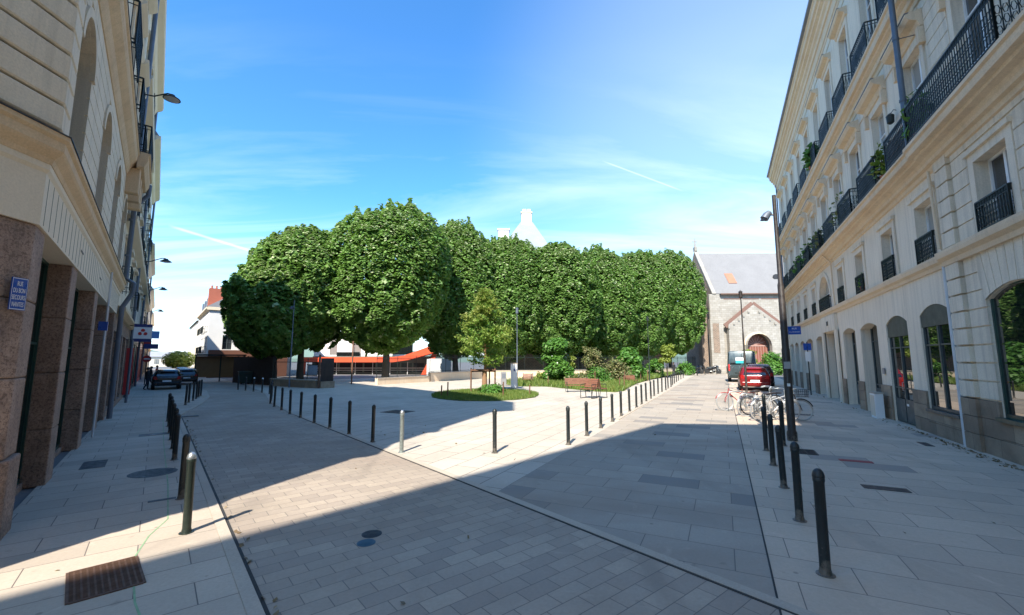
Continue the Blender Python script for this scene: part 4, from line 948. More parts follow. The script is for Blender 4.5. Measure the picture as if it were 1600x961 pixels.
# ------------------------------------------------------------------ low wall, railings, gate and palings
def wall_run(pts, h, label, w_=.35, mat=None):
    m = MB().sweep(pts, [(-w_/2, 0), (-w_/2, h), (w_/2, h), (w_/2, 0)]); c = Vector(pts[0])
    E = empty('low_wall', (c.x, c.y, 0), 0, label, 'wall'); o = m.build('masonry', mat or ochre2, E, loc=(-c.x, -c.y, 0))
    MB().sweep(pts, [(-w_/2-.04, h+.001), (-w_/2-.04, h+.09), (w_/2+.04, h+.09), (w_/2+.04, h+.001)]).build('coping', kerbst, E, loc=(-c.x, -c.y, 0)); return E
def rail_fence(pts, z0, z1, label, step=.14, mat=None):
    c = Vector(pts[0]); E = empty('iron_railings', (c.x, c.y, 0), 0, label, 'railings'); n = 0; bars_ = MB(); rails = MB()
    for p, q in zip(pts[:-1], pts[1:]):
        p = Vector(p); q = Vector(q); ln = (q-p).length; k = int(ln/step)
        for z in (z0+.15, z1-.28): rails.bar((*p, z), (*q, z), .035, .05)
        for i in range(k+1):
            a = p+(q-p)*i/k; post = i % 18 == 0
            bars_.tube([(a.x, a.y, z0), (a.x, a.y, z1-.06), (a.x, a.y, z1+.08)], [.035 if post else .013, .035 if post else .013, .003], 5, False)
    o = bars_.build('bars', mat or iron, E, loc=(-c.x, -c.y, 0)); tag(o, kind='stuff'); rails.build('rails', mat or iron, E, loc=(-c.x, -c.y, 0)); return E
W1 = [(-12.6, 40.4), (-3.3, 55.0), (5.9, 57.0), (19, 64.0), (33.5, 79.0)]
wall_run([(-12.6, 40.4), (-8.9, 46.2)], .55, 'shaded low stone wall between gate and thick lime trunk')
wall_run([(-8.8, 46.4), (-3.3, 55.0), (5.9, 57.0)], .9, 'long sunlit low stone wall behind the young conifer', .4)
wall_run([(6.1, 57.05), (19, 64.0), (33.5, 79.0)], .9, 'low stone wall behind the garden running to the church', .4)
rail_fence([(-12.6, 40.4), (-8.9, 46.2)], .6, 2.7, 'iron railings over the shaded wall in front of the orange canopy')
rail_fence([(-8.8, 46.4), (-3.3, 55.0), (5.9, 57.0)], .95, 2.9, 'long iron railings on the sunlit wall behind the young conifer')
rail_fence([(6.1, 57.05), (19, 64.0), (33.5, 79.0)], .95, 2.9, 'iron railings behind the garden bushes near the church', .18)
wall_run([(-21.5, 39.0), (-15.9, 35.6)], .6, 'low dark wall beside the gate pillar under the shaded trees', .3, plinthm)
rail_fence([(-21.5, 39.0), (-15.9, 35.6)], .65, 2.4, 'dark iron railings left of the gate pillar')
pf = empty('timber_palings', (-28.6, 44.5, 0), 0, 'tall dark timber paling fence under the shaded trees at left', 'fence'); m = MB()
p = Vector((-28.6, 44.5)); q = Vector((-21.4, 39.2)); k = 64; rnd = random.Random(4)
for i in range(k):
    a = p+(q-p)*(i+.5)/k-p; d = (q-p).normalized(); n_ = Vector((-d.y, d.x)); h = 2.55+rnd.uniform(-.07, .07)
    m.add([(a.x-d.x*.06, a.y-d.y*.06, 0), (a.x+d.x*.06, a.y+d.y*.06, 0), (a.x+d.x*.06, a.y+d.y*.06, h), (a.x, a.y, h+.1), (a.x-d.x*.06, a.y-d.y*.06, h)]+[(a.x-d.x*.06+n_.x*.03, a.y-d.y*.06+n_.y*.03, 0), (a.x+d.x*.06+n_.x*.03, a.y+d.y*.06+n_.y*.03, 0), (a.x+d.x*.06+n_.x*.03, a.y+d.y*.06+n_.y*.03, h), (a.x+n_.x*.03, a.y+n_.y*.03, h+.1), (a.x-d.x*.06+n_.x*.03, a.y-d.y*.06+n_.y*.03, h)],
        [(0, 1, 2, 3, 4), (9, 8, 7, 6, 5), (0, 5, 6, 1), (1, 6, 7, 2), (2, 7, 8, 3), (3, 8, 9, 4), (4, 9, 5, 0)])
m.build('palings', woodd, pf); qq = q-p; MB().bar((0, 0, .5), (qq.x, qq.y, .5), .06, .1).bar((0, 0, 2.0), (qq.x, qq.y, 2.0), .06, .1).build('rails', woodd, pf, loc=(.03, .06, 0))
g = empty('garden_gate', (-15.75, 35.5, 0), math.atan2(.6, .45), 'dark open gate leaf hung on a tall brown post', 'gate')
MB().tube([(0, 0, -.1), (0, 0, 2.75)], .085, 10).build('post', wood, g, 40)
gm = MB().box(.12, 1.25, -.02, .02, .12, 2.45)
for i in range(7): gm.box(.2+.15*i, .23+.15*i, -.035, .035, .14, 2.44)
gm.build('leaf', plain('brown black gate', (.03, .02, .016), .6), g); MB().box(.1, 1.3, -.15, .15, 0, .55).build('plinth', plinthm, g)
g2 = tag(MB().tube([(-15.3, 41.5, 0), (-15.3, 41.5, 4.1)], .08, 8).build('timber_pole', wood, None, 40), 'tall slim brown pole standing behind the gate before the canopy', 'pole')
nb = empty('notice_board', (-17.3, 37.6, 0), R(-12), 'pale notice board on the dark railings by the gate', 'notice board')
MB().box(-.5, .5, -.03, .0, 1.0, 1.85).build('panel', plain('pale notice', (.42, .47, .55), .5), nb); MB().box(-.53, .53, -.045, -.031, 1.85, 1.93).box(-.53, .53, -.045, -.031, .94, 1.0).build('frame', iron, nb)

# ------------------------------------------------------------------ buildings behind the trees
sch = empty('school_building', (-26, 70.5, 0), 0, 'low modern building with orange red canopy behind the railings', 'building')
MB().box(-6.5, 13, 0, 10, .0, 2.9).build('ground_floor', plain('grey green glazing wall', (.13, .16, .13), .4), sch)
MB().box(-6.8, -.2, 1.0, 9, 2.9, 6.6).box(1.0, 6.2, 1.0, 9, 2.9, 6.6).box(-.2, 1.0, 1.3, 9, 2.9, 6.6).build('upper_wall', white, sch)
MB().box(-4.2, -3.0, .95, 1.0, 3.2, 6.6).build('wall_panel', plain('taupe panel', (.22, .20, .18), .6), sch)
MB().box(-.3, 1.1, 1.2, 1.3, 3.2, 6.6).build('wall_panel', MATS['taupe panel'], sch)
MB().box(-3.0, .8, .9, .999, 2.95, 3.6).build('window_band', gl_dark, sch)
MB().box(6.2, 9.5, 1.0, 1.3, 3.2, 4.9).build('window_band', gl_dark, sch)
MB().plate([(-6.9, 1.95), (7.2, 1.95), (9.6, 2.3), (14.2, 3.6), (14.2, 4.9), (9.0, 3.0), (7.0, 2.75), (-6.9, 2.75)], -2.4, -.1).build('canopy', orange, sch)
MB().plate([(11.6, 0), (12.7, 0), (14.2, 3.6), (13.3, 3.35)], -1.8, -1.2).build('canopy_leg', orange, sch)
for x in (-6.7,): MB().plate([(x-.15, 0), (x+.15, 0), (x+.15, 2.0), (x-.15, 2.0)], -2.4, -2.1).build('canopy_leg', orange, sch)
for x in (-5, -2.2, .8, 3.6, 6.4, 9.2): MB().tube([(x, -.8, 0), (x, -.8, 2.0)], .05, 8).build('column', whitep, sch)
wm = MB()
for x in range(-6, 12, 2): wm.box(x, x+1.7, -.05, -.01, .35, 1.8)
wm.build('glazing', gl, sch); MB().box(-6.5, 13, -.16, -.06, .95, 1.05).box(-6.5, 13, -.16, -.06, .62, .70).build('handrail', whitep, sch)
tag(MB().box(-12.7, -9.1, 64.6, 65, 0, 2.5).build('hoarding', whitep), 'plain white hoarding behind the railings right of the thick trunk', 'hoarding')
bk = empty('rear_house', (4, 74, 0), 0, 'pinkish house half hidden behind the lime trunks', 'building')
MB().box(-3, 22, 0, 8, 0, 7.5).build('body', stone('pinkish render', (.55, .42, .36), var=.5), bk)
for x in (2, 6, 10, 14, 18): window(bk, x, 1.0, 1.2, 2.2, -.02, whitep, gl)
for x in (2, 6, 10, 14, 18): window(bk, x, 4.4, 1.2, 2.0, -.02, whitep, gl)
MB().add([(-3.4, -.4, 7.5), (22.4, -.4, 7.5), (22.4, 4, 10.5), (-3.4, 4, 10.5), (22.4, 8.4, 7.5), (-3.4, 8.4, 7.5)], [(0, 1, 2, 3), (3, 2, 4, 5), (0, 3, 5), (1, 4, 2)]).build('roof', terracotta, bk)
dh = empty('stone_outbuilding', (-3, 63, 0), 0, 'dark stone outbuilding in tree shade behind the long railings', 'building')
MB().box(-1, 12, 0, 4, 0, 4.4).build('body', brickm, dh); MB().add([(-1.3, -.3, 4.4), (12.3, -.3, 4.4), (12.3, 2, 5.6), (-1.3, 2, 5.6), (12.3, 4.3, 4.4), (-1.3, 4.3, 4.4)], [(0, 1, 2, 3), (3, 2, 4, 5), (0, 3, 5), (1, 4, 2)]).build('roof', slate, dh)
cp = empty('slate_roofed_chapel', (3.0, 88, 0), 0, 'pale steep pyramid roof with white chimney rising over the lime trees', 'building')
MB().box(-5.5, 5, 0, 10, 0, 22.5).build('body', white, cp)
hw_ = 5.6
MB().add([(-hw_, -.3, 22.5), (5.4, -.3, 22.5), (5.4, 10.3, 22.5), (-hw_, 10.3, 22.5), (-.5, 5, 31.5), (1.0, 5, 31.5)], [(0, 1, 5, 4), (1, 2, 5), (2, 3, 4, 5), (3, 0, 4)]).build('roof', stone('pale slate', (.27, .29, .33), var=.5), cp)
MB().box(-.75, 1.15, 4.2, 5.8, 29.5, 32.6).build('chimney', white, cp); MB().box(-.9, 1.3, 4.05, 5.95, 32.6, 32.9).box(-.55, .1, 4.4, 5.4, 32.9, 33.5).box(.3, .95, 4.4, 5.4, 32.9, 33.5).build('chimney_cap', ochre2, cp)
MB().box(-5.2, -3.2, 2, 4, 24, 28.3).build('chimney', white, cp); MB().box(-5.35, -3.05, 1.85, 4.15, 28.3, 28.6).build('chimney_cap', ochre2, cp)

cp.scale = (1.15, 1, 1.066)
# ------------------------------------------------------------------ church
ch = empty('stone_church', (35.2, 74, 0), R(-2), 'pale stone church with gabled porch and red doors behind the parked cars', 'church')
# main body: ridge to the right, gable wall at the left end
wall_mb(0, 26, 0, 14.0, [], .3).build('nave_wall', churchst, ch)
MB().box(.01, 26, .35, 13, 0, 13.9).build('body', churchst, ch)
MB().add([(-.2, -.5, 13.7), (26, -.5, 13.7), (26, 6.5, 22.5), (-.2, 6.5, 22.5), (26, 13.5, 13.7), (-.2, 13.5, 13.7)], [(0, 1, 2, 3), (3, 2, 4, 5)]).build('roof', stone('light slate roof', (.22, .212, .205), (.17, .163, .158), var=.5, scale=.8, streak=.2), ch)
# gable end, oblique
MB().add([(-.5, .0, 0), (-.5, 13, 0), (-.5, 13, 14), (-.5, 6.5, 22.9), (-.5, 0, 14)]+[(0, .0, 0), (0, 13, 0), (0, 13, 14), (0, 6.5, 22.9), (0, 0, 14)], [(0, 1, 2, 3, 4), (5, 6, 7, 8, 9), (0, 4, 9, 5), (4, 3, 8, 9), (3, 2, 7, 8)]).build('gable_wall', brickm, ch)
MB().bar((-.25, -.6, 13.6), (-.25, 6.5, 23.0), .6, .25).build('gable_coping', churchst, ch)
MB().box(-.5, 0, 6.1, 6.9, 23.0, 23.8).tube([(-.25, 6.5, 23.8), (-.25, 6.5, 25.6)], [.22, .06], 6).bar((-.75, 6.5, 24.9), (.25, 6.5, 24.9), .14).build('finial', churchst, ch)
MB().box(-1.3, .9, -.9, -.01, 0, 9.3).box(-1.1, .7, -.55, -.01, 9.3, 13.6).build('buttress', churchst, ch, bevel=.05)
MB().box(-2.3, -1.3, .5, 2.2, 0, 12.5).build('buttress', brickm, ch)
MB().box(-.9, .1, -.95, -.905, 3.5, 8.5).build('rubble_panel', brickm, ch)
# cornice line with gutter
MB().box(.9, 26, -.62, -.5, 13.55, 13.75).build('gutter', plain('brown gutter', (.16, .09, .06), .6), ch)
sm_ = MB()
for i in range(7): sm_.box(1.6+i*3.2, 4.4+i*3.2, -.03, -.001, 12.75, 12.95)
sm_.build('stone_band', plain('brown band', (.20, .12, .09), .7), ch)
# porch gable: walls + arch door
def porch():
    m = wall_mb(1.7, 10.4, 0, 8.3, [(4.3, 8.3, 0, 6.7, 1.9)], .8, -1.0)
    m.add([(1.7, -1.0, 8.3), (10.4, -1.0, 8.3), (6.05, -1.0, 11.7)], [(0, 1, 2)]); m.quad((1.7, -1, 0), (1.7, -.01, 0), (1.7, -.01, 8.3), (1.7, -1, 8.3)); m.quad((10.4, -1, 0), (10.4, -.01, 0), (10.4, -.01, 8.3), (10.4, -1, 8.3)); return m
porch().build('porch', churchst, ch)
MB().bar((1.2, -.75, 8.0), (6.05, -.75, 11.9), .8, .22, (0, 1, 0)).bar((10.9, -.75, 8.0), (6.05, -.75, 11.9), .8, .22, (0, 1, 0)).build('porch_roof', plain('brown tile edge', (.20, .11, .08), .7), ch)
km = MB()
for i in range(5):
    for s_ in (-1, 1): x = 6.05+s_*(.9+i*.85); z = 11.7-(.9+i*.85)*.80-.5; km.box(x-.14, x+.14, -1.15, -1.002, z-.18, z+.18)
km.build('corbels', churchst, ch)
dm = MB(); p = arc_pts(4.32, 8.28, 6.68, 1.9, 12); dm.plate([(4.32, 0), (8.28, 0)]+p[::-1], -.32, -.25); dr = dm.build('door', doorw, ch, label='red brown double church door under a round arch')
sl = MB()
for i in range(9): sl.box(4.5+i*.44, 4.56+i*.44, -.36, -.325, .1, 4.6)
sl.box(4.32, 8.28, -.38, -.365, 4.6, 4.8)
for i in range(1, 8):
    a = math.pi*i/8; sl.bar((6.3, -.35, 4.8), (6.3+1.75*math.cos(a), -.35, 4.8+1.65*math.sin(a)), .06)
sl.build('door_bars', plain('pale pink bars', (.42, .25, .2), .6), dr)
q = arc_pts(4.0, 8.6, 7.0, 2.2, 12); am = MB()
for k in range(12): am.plate([p[k], p[k+1], q[k+1], q[k]], -1.10, -1.001)
am.build('arch_moulding', ochre2, ch)
MB().box(11.8, 12.4, -.04, -.001, 4.6, 5.8).build('plaque', plinthm, ch)
MB().box(10.4, 15, -.5, -.01, 7.4, 7.6).box(10.4, 15, -.6, -.01, 8.1, 8.3).build('aisle_eaves', plain('brown eaves', (.18, .10, .07), .7), ch)
MB().add([(3.2, 1.05, 15.8), (4.6, 1.05, 15.8), (4.6, 2.75, 17.9), (3.2, 2.75, 17.9)], [(0, 1, 2, 3)]).build('roof_light', terracotta, ch)
MB().lathe([(.55, 0), (.55, -.2)], (11.9, 2.0, 17.0), 14, 'y').build('oculus', castiron, ch)
MB().box(-1.9, -1.86, 1.0, 1.7, 3.5, 8.6).build('lancet', gl_dark, ch)
bush('hedge_shrub', 40.2, 66.5, 2.6, 3.2, 'green shrub before the church right of the parked cars', shrubm, 90, n=2500, size=.24)
bush('hedge_shrub', 37.6, 68.5, 1.6, 4.2, 'slim olive green shrub beside the van against the church wall', yellowl, 91, n=1500, size=.22, loose=.6)

# ------------------------------------------------------------------ far end of the left street
fh = empty('pale_street_house', (-40.0, 56.5, 0), math.pi/2-aL, 'sunlit pale house with red chimneys at the far left street corner', 'building')
# local x away along the street, y to the left (towards the street it faces)
ops = [(x-.55, x+.55, z, z+1.9, 0) for x in (2.2, 5, 7.8, 10.6, 13.4, 16.2) for z in (3.5, 6.2)]
wall_mb(0, 18, 0, 9.2, ops, .3, .0).build('street_wall', white, fh)
fo = [(y-.55, y+.55, z, z+1.9, 0) for y in (-2.2, -5, -7.8) for z in (3.7, 6.4)]
m = MB(); mm = wall_mb(-10, 0, 0, 9.2, [(a, b, c, d, 0) for a, b, c, d, _ in fo], .3); m.add([(-y, x, z) for x, y, z in mm.v], mm.f)
m.build('front_wall', white, fh)
MB().box(.31, 18, -10, -.31, 0, 9.1).build('body', white, fh)
for x0_, x1_, z, z2, _ in ops: window(fh, (x0_+x1_)/2, z, 1.1, 1.9, -.28, grey_fr, gl, 2, (.5,))
for x0_, x1_, z, z2, _ in fo:
    o = window(fh, 0, z, 1.1, 1.9, 0, grey_fr, gl, 2, (.5,)); o.location = (.28, (x0_+x1_)/2, z); o.rotation_euler = (0, 0, R(90))
for z in (3.2, 5.9):
    for x in (3.6, 9.2): railing(fh, x, .0, z, 4.6, .5, .9, 0, step=.2)
cornice(0, 18, [(0, 8.8), (.4, 9.1), (.4, 9.3), (0, 9.4)]).build('eaves_cornice', lplain, fh)
MB().box(-.2, -.0, -10, .3, 8.9, 9.3).build('eaves_cornice', lplain, fh)
MB().add([(-.2, .4, 9.3), (18, .4, 9.3), (18, -2.4, 11.2), (-.2, -2.4, 11.2), (18, -10, 11.2), (-.2, -10, 11.2), (-.2, -10, 9.3)], [(0, 1, 2, 3), (3, 2, 4, 5), (0, 3, 5, 6)]).build('roof', slate, fh)
for i, (x, y) in enumerate(((1.2, -1.4), (1.2, -6.2))):
    c = MB().box(x-.6, x+.6, y-1.6, y+1.6, 9.5, 11.9).build('chimney', redbrick, fh)
    for k in range(6): MB().tube([(x, y-1.3+.52*k, 11.9), (x, y-1.3+.52*k, 12.35)], .12, 6).build('chimney_pot', terracotta, c)
for x in (4.5, 8.5, 12.5): MB().box(x-.6, x+.6, -1.6, .1, 9.4, 10.9).build('dormer', zinc, fh)
MB().box(-.8, .0, -9.5, -.2, .0, 3.6).build('shop_front', stone('dark shop front', (.16, .07, .045), var=.6), fh)
for i, (t0, t1, h, lb, mt) in enumerate(((76.5, 94, 10.4, 'second pale house on the sunlit side of the left street', cream), (94, 118, 11.8, 'third house on the sunlit side with a red tiled roof', white), (118, 150, 11.0, 'low house closing the sunlit side of the left street', cream2))):
    H = empty('street_house', LW(t0, 6.6), math.pi/2-aL, lb, 'building'); ln = t1-t0; n = int(ln/3.5)
    ops = [(ln*(k+.5)/n-.55, ln*(k+.5)/n+.55, z, z+1.9, 0) for k in range(n) for z in (4.2, 7.4)]
    wall_mb(0, ln, 0, h, ops, .3).build('street_wall', mt, H); MB().box(0, ln, -9, -.31, 0, h-.1).build('body', mt, H)
    for o_ in ops: window(H, (o_[0]+o_[1])/2, o_[2], 1.1, 1.9, -.28, grey_fr, gl, 2, (.5,))
    MB().add([(0, .4, h), (ln, .4, h), (ln, -4, h+2.6), (0, -4, h+2.6), (ln, -9, h), (0, -9, h)], [(0, 1, 2, 3), (3, 2, 4, 5), (0, 3, 5), (1, 4, 2)]).build('roof', terracotta if i == 1 else slate, H)
    MB().box(ln*.3, ln*.3+1, -4.5, -3.5, h+1, h+4).build('chimney', redbrick, H)
eh = empty('end_house', (-118, 150, 0), R(40), 'pale house closing the view at the end of the left street', 'building')
MB().box(-14, 14, 0, 10, 0, 3.4).build('body', cream, eh); MB().add([(-14.4, -.4, 3.4), (14.4, -.4, 3.4), (14.4, 5, 5.2), (-14.4, 5, 5.2), (14.4, 10.4, 3.4), (-14.4, 10.4, 3.4)], [(0, 1, 2, 3), (3, 2, 4, 5), (0, 3, 5), (1, 4, 2)]).build('roof', slate, eh)
for x in range(-12, 13, 4):
    for z in (1.0,): window(eh, x, z, 1.2, 1.5, -.02, grey_fr, gl)
hl = MB(); rnd = random.Random(5)
hp = [(-520+i*30, 14+7*math.sin(i*.7)+rnd.uniform(-1.5, 1.5)) for i in range(26)]
for i in range(25):
    (a, za), (b, zb) = hp[i], hp[i+1]; hl.quad((a, 420, -1), (b, 420, -1), (b, 440, zb), (a, 440, za)); hl.quad((a, 440, za), (b, 440, zb), (b, 520, -1), (a, 520, -1))
struct('hill', hl, stone('far wooded hill', (.10, .15, .12), (.16, .20, .17), scale=.05, grain=.4))
T = empty('street_tree', (*wr(100, 3.2, aL), 0), 0, 'small yellow green tree far down the left street', 'tree')
rs = np.random.RandomState(5); d = rs.normal(size=(2600, 3)); d /= np.linalg.norm(d, axis=1)[:, None]; P = d*(rs.rand(2600)**.4)[:, None]*[2.7, 2.7, 1.7]+[0, 0, 2.4]
o = leaf_object('crown', P, d+[0, 0, .6], .3, yellowl, rs); o.parent = T; MB().tube([(0, 0, 0), (.1, 0, 2.5)], [.14, .08], 8).build('trunk', bark, T)
# ------------------------------------------------------------------ bollards
def bollard(mat=boll, cap=None, foot=True):
    """returns (post, collar+cap, foot) meshes"""
    post = MB().lathe([(.050, -.05), (.050, .90), (.052, .905), (.055, .91), (.055, .945), (.052, .95)], n=22).mesh('post', mat, 35)
    capm = MB().lathe([(.054, .95), (.058, .955), (.056, .975), (.047, 1.005), (.030, 1.028), (.012, 1.037), (.0, 1.038)], n=22).mesh('cap', cap or mat, 50)
    ft = MB().lathe([(.085, .0), (.085, .008), (.06, .012), (.053, .05)], n=22).mesh('base_plate', mat, 35)
    return post, capm, ft
BM = {'std': bollard(), 'worn': bollard(boll_w, steel), 'scraped': bollard(boll_s, steel), 'whitecap': bollard(boll, whitep)}
ORD = ['first', 'second', 'third', 'fourth', 'fifth', 'sixth', 'seventh', 'eighth', 'ninth', 'tenth', 'eleventh', 'twelfth', 'thirteenth', 'fourteenth', 'fifteenth', 'sixteenth', 'seventeenth', 'eighteenth', 'nineteenth', 'twentieth', 'twenty-first', 'twenty-second']
def set_bollard(x, y, label, kind='std', z=0, sc_=1.0, parts=True, tilt=0):
    E = empty('bollard', (x, y, z), 0, label, 'bollard', 'black street bollards'); E.scale = (sc_, sc_, sc_)
    for me, nm in zip(BM[kind], ('post', 'cap', 'base_plate')):
        o = bpy.data.objects.new(nm, me); col.objects.link(o); o.parent = E
    rb = random.Random(x*7+y); E.rotation_euler = (tilt+R(rb.gauss(0, .5)), -tilt*.6+R(rb.gauss(0, .5)), rb.random()*6); return E
# left kerb, nearest first
for i, (t, s_) in enumerate(((7.38, .48), (9.2, .49), (12.8, .49), (14.4, .5), (16.0, .5), (17.6, .5), (19.2, .5), (20.8, .5))):
    set_bollard(*wr(t, s_, aL), 'nearest bollard on the left kerb, sunlit olive green with a bare metal dome' if i == 0 else f'{ORD[i]} bollard from the viewer along the shaded left kerb', 'worn' if i == 0 else 'std', .03, 1.0)
for i, (t, s_) in enumerate(((27.7, 1.3), (29.2, 1.5), (30.4, 1.75), (31.7, 1.97), (32.9, 2.15), (34.2, 2.35))):
    set_bollard(*wr(t, s_, aL), f'{ORD[i]} bollard of the farther group where the left pavement widens', 'std', .03)
PLZ = [(-3.93, 12.47), (-5.07, 13.73), (-6.2, 14.99), (-7.27, 16.18), (-8.47, 17.59), (-9.52, 18.82), (-10.63, 20.23), (-11.75, 21.65), (-12.75, 23.1), (-13.65, 24.8), (-14.55, 26.4), (-15.5, 28.2), (-16.5, 29.7), (-17.7, 30.9), (-18.9, 31.9), (-20.1, 32.9), (-21.3, 33.9)]
for i, (x, y) in enumerate(PLZ):
    set_bollard(x, y, f'{ORD[i]} bollard going left along the shaded plaza kerb from the scraped one' + (', white tipped' if i in (13, 14) else ''), 'whitecap' if i in (13, 14) else 'std', .004)
set_bollard(-2.77, 11.12, 'grey scraped bollard in the sun at the tip of the plaza', 'scraped', .004, 1.0, tilt=R(-.6))
set_bollard(-.43, 11.05, 'lone black bollard in the sun in the middle of the plaza edge', 'std', .004, 1.04)
PR = [(888, 695), (917, 681), (939, 669), (957, 659), (971, 651), (984, 644), (994, 637.5), (1003, 632), (1011, 627), (1019, 623), (1025, 619), (1031, 615.6), (1036, 612.7), (1041, 610), (1045, 607), (1049, 604.6), (1052, 602), (1055, 599.5), (1058, 597), (1061, 594.8), (1064, 592.6), (1066.5, 590.6)]
def gp(x, y, z=0):
    r = pray(x, y); k = (z-CAMZ)/r[2]; return (r[0]*k, r[1]*k)
PRW = [(1.54, 12.1), (2.29, 13.5), (3.02, 14.99), (3.77, 16.51), (4.47, 17.98), (5.24, 19.54), (6.01, 21.17), (6.75, 22.78), (7.54, 24.57), (8.33, 26.2), (9.1, 27.95), (9.98, 29.8), (10.86, 31.6), (11.78, 33.4), (12.72, 35.5), (13.65, 37.4), (14.7, 39.9), (15.85, 42.5), (17.2, 45.5), (18.6, 48.6), (20.2, 52.0), (21.9, 55.6)]
for i, (x, y) in enumerate(PRW):
    set_bollard(x, y, f'{ORD[i]} bollard from the viewer along the sunlit plaza edge towards the church', 'std', .004)
for i, (x, y, lb) in enumerate(((27.1, 63.5, 'lone bollard with pale foot just past the end of the sunlit row'), (29.6, 66.6, 'bollard in front of the parked motorcycles, left one'), (33.0, 70.0, 'bollard in front of the parked motorcycles, right one'), (36.2, 73.0, 'solitary far bollard left of the van'))):
    set_bollard(x, y, lb, 'std', .004, 1.25)
for i, t in enumerate((5.9, 7.64, 9.42, 11.27, 12.96)):
    set_bollard(*wr(t, .868, aR), 'nearest bollard at the right kerb, tall and black in the shade' if i == 0 else f'{ORD[i]} bollard from the viewer along the right kerb', 'std', .014, 1.06, tilt=R(-.8) if i == 0 else 0)
set_bollard(*wr(13.9, 1.34, aR), 'black post between the kerb bollards and the tall lamp pole', 'std', .014, 1.15)
set_bollard(*wr(17.2, 1.18, aR), 'black post just behind the tall lamp pole by the bicycles', 'std', .014, 1.1)

# ------------------------------------------------------------------ lamp posts and signs
def lamp_pole(x, y, h, label, r0=.11, r1=.06, head='side', az=aR, mat=polem, lean=0, scale=1):
    E = empty('street_lamp', (x, y, 0), math.pi/2-az, label, 'street lamp'); E.rotation_euler = (0, lean, math.pi/2-az)
    MB().lathe([(r0*1.25, -.05), (r0*1.25, .25), (r0, .3), (r0, 2.6), (r0*.86, 2.66), (r0*.8, h*.62), (r1, h*.63), (r1*.85, h)], n=18).build('pole', mat, E, 35)
    if head == 'side':
        MB().tube([(0, 0, h-.62), (-.0, .12, h-.60), (0, .2, h-.60)], .028, 8).build('arm', mat, E, 40)
        hd = MB().tube([(0, .14, h-.52), (-.03, .22, h-.60), (-.06, .30, h-.72)], [.08, .11, .12], 16).build('lamp_head', pipe_m, E, 50)
        MB().lathe([(.10, -.0), (.10, .02)], n=16).build('lens', gl, hd, loc=(-.065, .31, h-.76))
    elif head == 'top':
        hd = MB().lathe([(.05, h), (.12, h+.05), (.12, h+.42), (.15, h+.45), (.02, h+.56)], n=14).build('lamp_head', mat, E, 40)
    return E
lamp = lamp_pole(*wr(14.85, 1.66, aR), 7.3, 'tall dark lamp pole with side projector beside the bicycles', .105, .062)
MB().box(.03, .05, -.42, -.10, 3.04, 3.28).build('street_name_plate', bluesign, lamp, label='blue street name plate'); plate = kids(lamp)
for i, tx_ in enumerate(('RUE', 'TOURNEFORT')):
    text(lamp, tx_, .07 if i == 0 else .042, (.027, -.26, 3.21-i*.10), (R(90), 0, R(-90)), whitep, 'lettering', .001)
MB().box(-.112, .112, -.08, .08, 2.05, 2.25).build('sticker', plain('worn sticker', (.35, .35, .34), .6), lamp)
MB().box(-.109, -.095, -.04, .04, 1.55, 1.63).build('sticker', whitep, lamp)
lamp_pole(*wr(34.0, 1.35, aR), 6.6, 'slim leaning brown lamp pole behind the bicycles in front of the red car', .075, .045, 'top', lean=R(-1.2))
P_ = at(458, 37.0); lamp_pole(P_, 36.6, 7.4, 'slim tall lamp post in the shade before the left lime trees', .06, .04, 'side', mat=pipe_m)
lamp_pole(at(808, 36.5), 36.5, 6.2, 'slim grey lamp post beside the white cabinet', .05, .035, 'top', mat=pipe_m)
lamp_pole(at(1014, 48.0), 48.0, 6.6, 'slim dark lamp post between the garden bushes', .06, .04, 'top', mat=iron)
cab = empty('white_cabinet', (at(803, 35.6), 35.6, 0), R(12), 'tall narrow white utility cabinet by the slim lamp post', 'utility cabinet')
MB().box(-.24, .24, -.17, .17, .06, 2.0).build('body', whitep, cab, bevel=.02); MB().box(-.26, .26, -.19, .19, 0, .06).box(-.27, .27, -.2, .2, 2.0, 2.05).build('cap', kerbst, cab); MB().box(-.06, .06, -.185, -.17, 1.4, 1.6).build('plate', navy, cab)
cab = empty('grey_cabinet', (at(787, 38.5), 38.5, 0), R(5), 'slim grey utility post left of the white cabinet', 'utility cabinet')
MB().box(-.24, .24, -.12, .12, 0, 1.25).build('body', plain('mid grey', (.25, .25, .25), .6), cab, bevel=.02); MB().box(-.16, .16, -.135, -.12, .7, 1.1).build('door', zinc, cab)
cab = empty('meter_box', wr(22.15, 5.45, aR)+(0,), math.pi/2-aR, 'low pale meter box against the right facade', 'meter box')
MB().box(-.32, .32, -.14, .14, 0, .98).build('body', whitep, cab, bevel=.015); MB().box(-.34, .34, -.16, .16, .98, 1.02).build('lid', kerbst, cab); MB().box(-.27, .27, .141, .15, .1, .9).build('door', cream2, cab)
sp = empty('sign_post', wr(34.5, 5.1, aR)+(0,), math.pi/2-aR, 'slim sign post with blue and white plates near the right facade', 'sign post')
MB().tube([(0, 0, 0), (0, 0, 3.5)], .035, 8).build('post', iron, sp, 40)
MB().box(-.03, -.0, -.22, .22, 2.95, 3.4).build('sign_plate', bluesign, sp, label='blue upper plate'); MB().box(-.045, -.035, -.16, .16, 2.2, 2.85).build('sign_plate', whitep, sp, label='white lower plate')
sp2 = empty('far_sign', wr(52, .8, aR)+(0,), 0, 'small bollard-like reflector post beside the van', 'post') if False else None

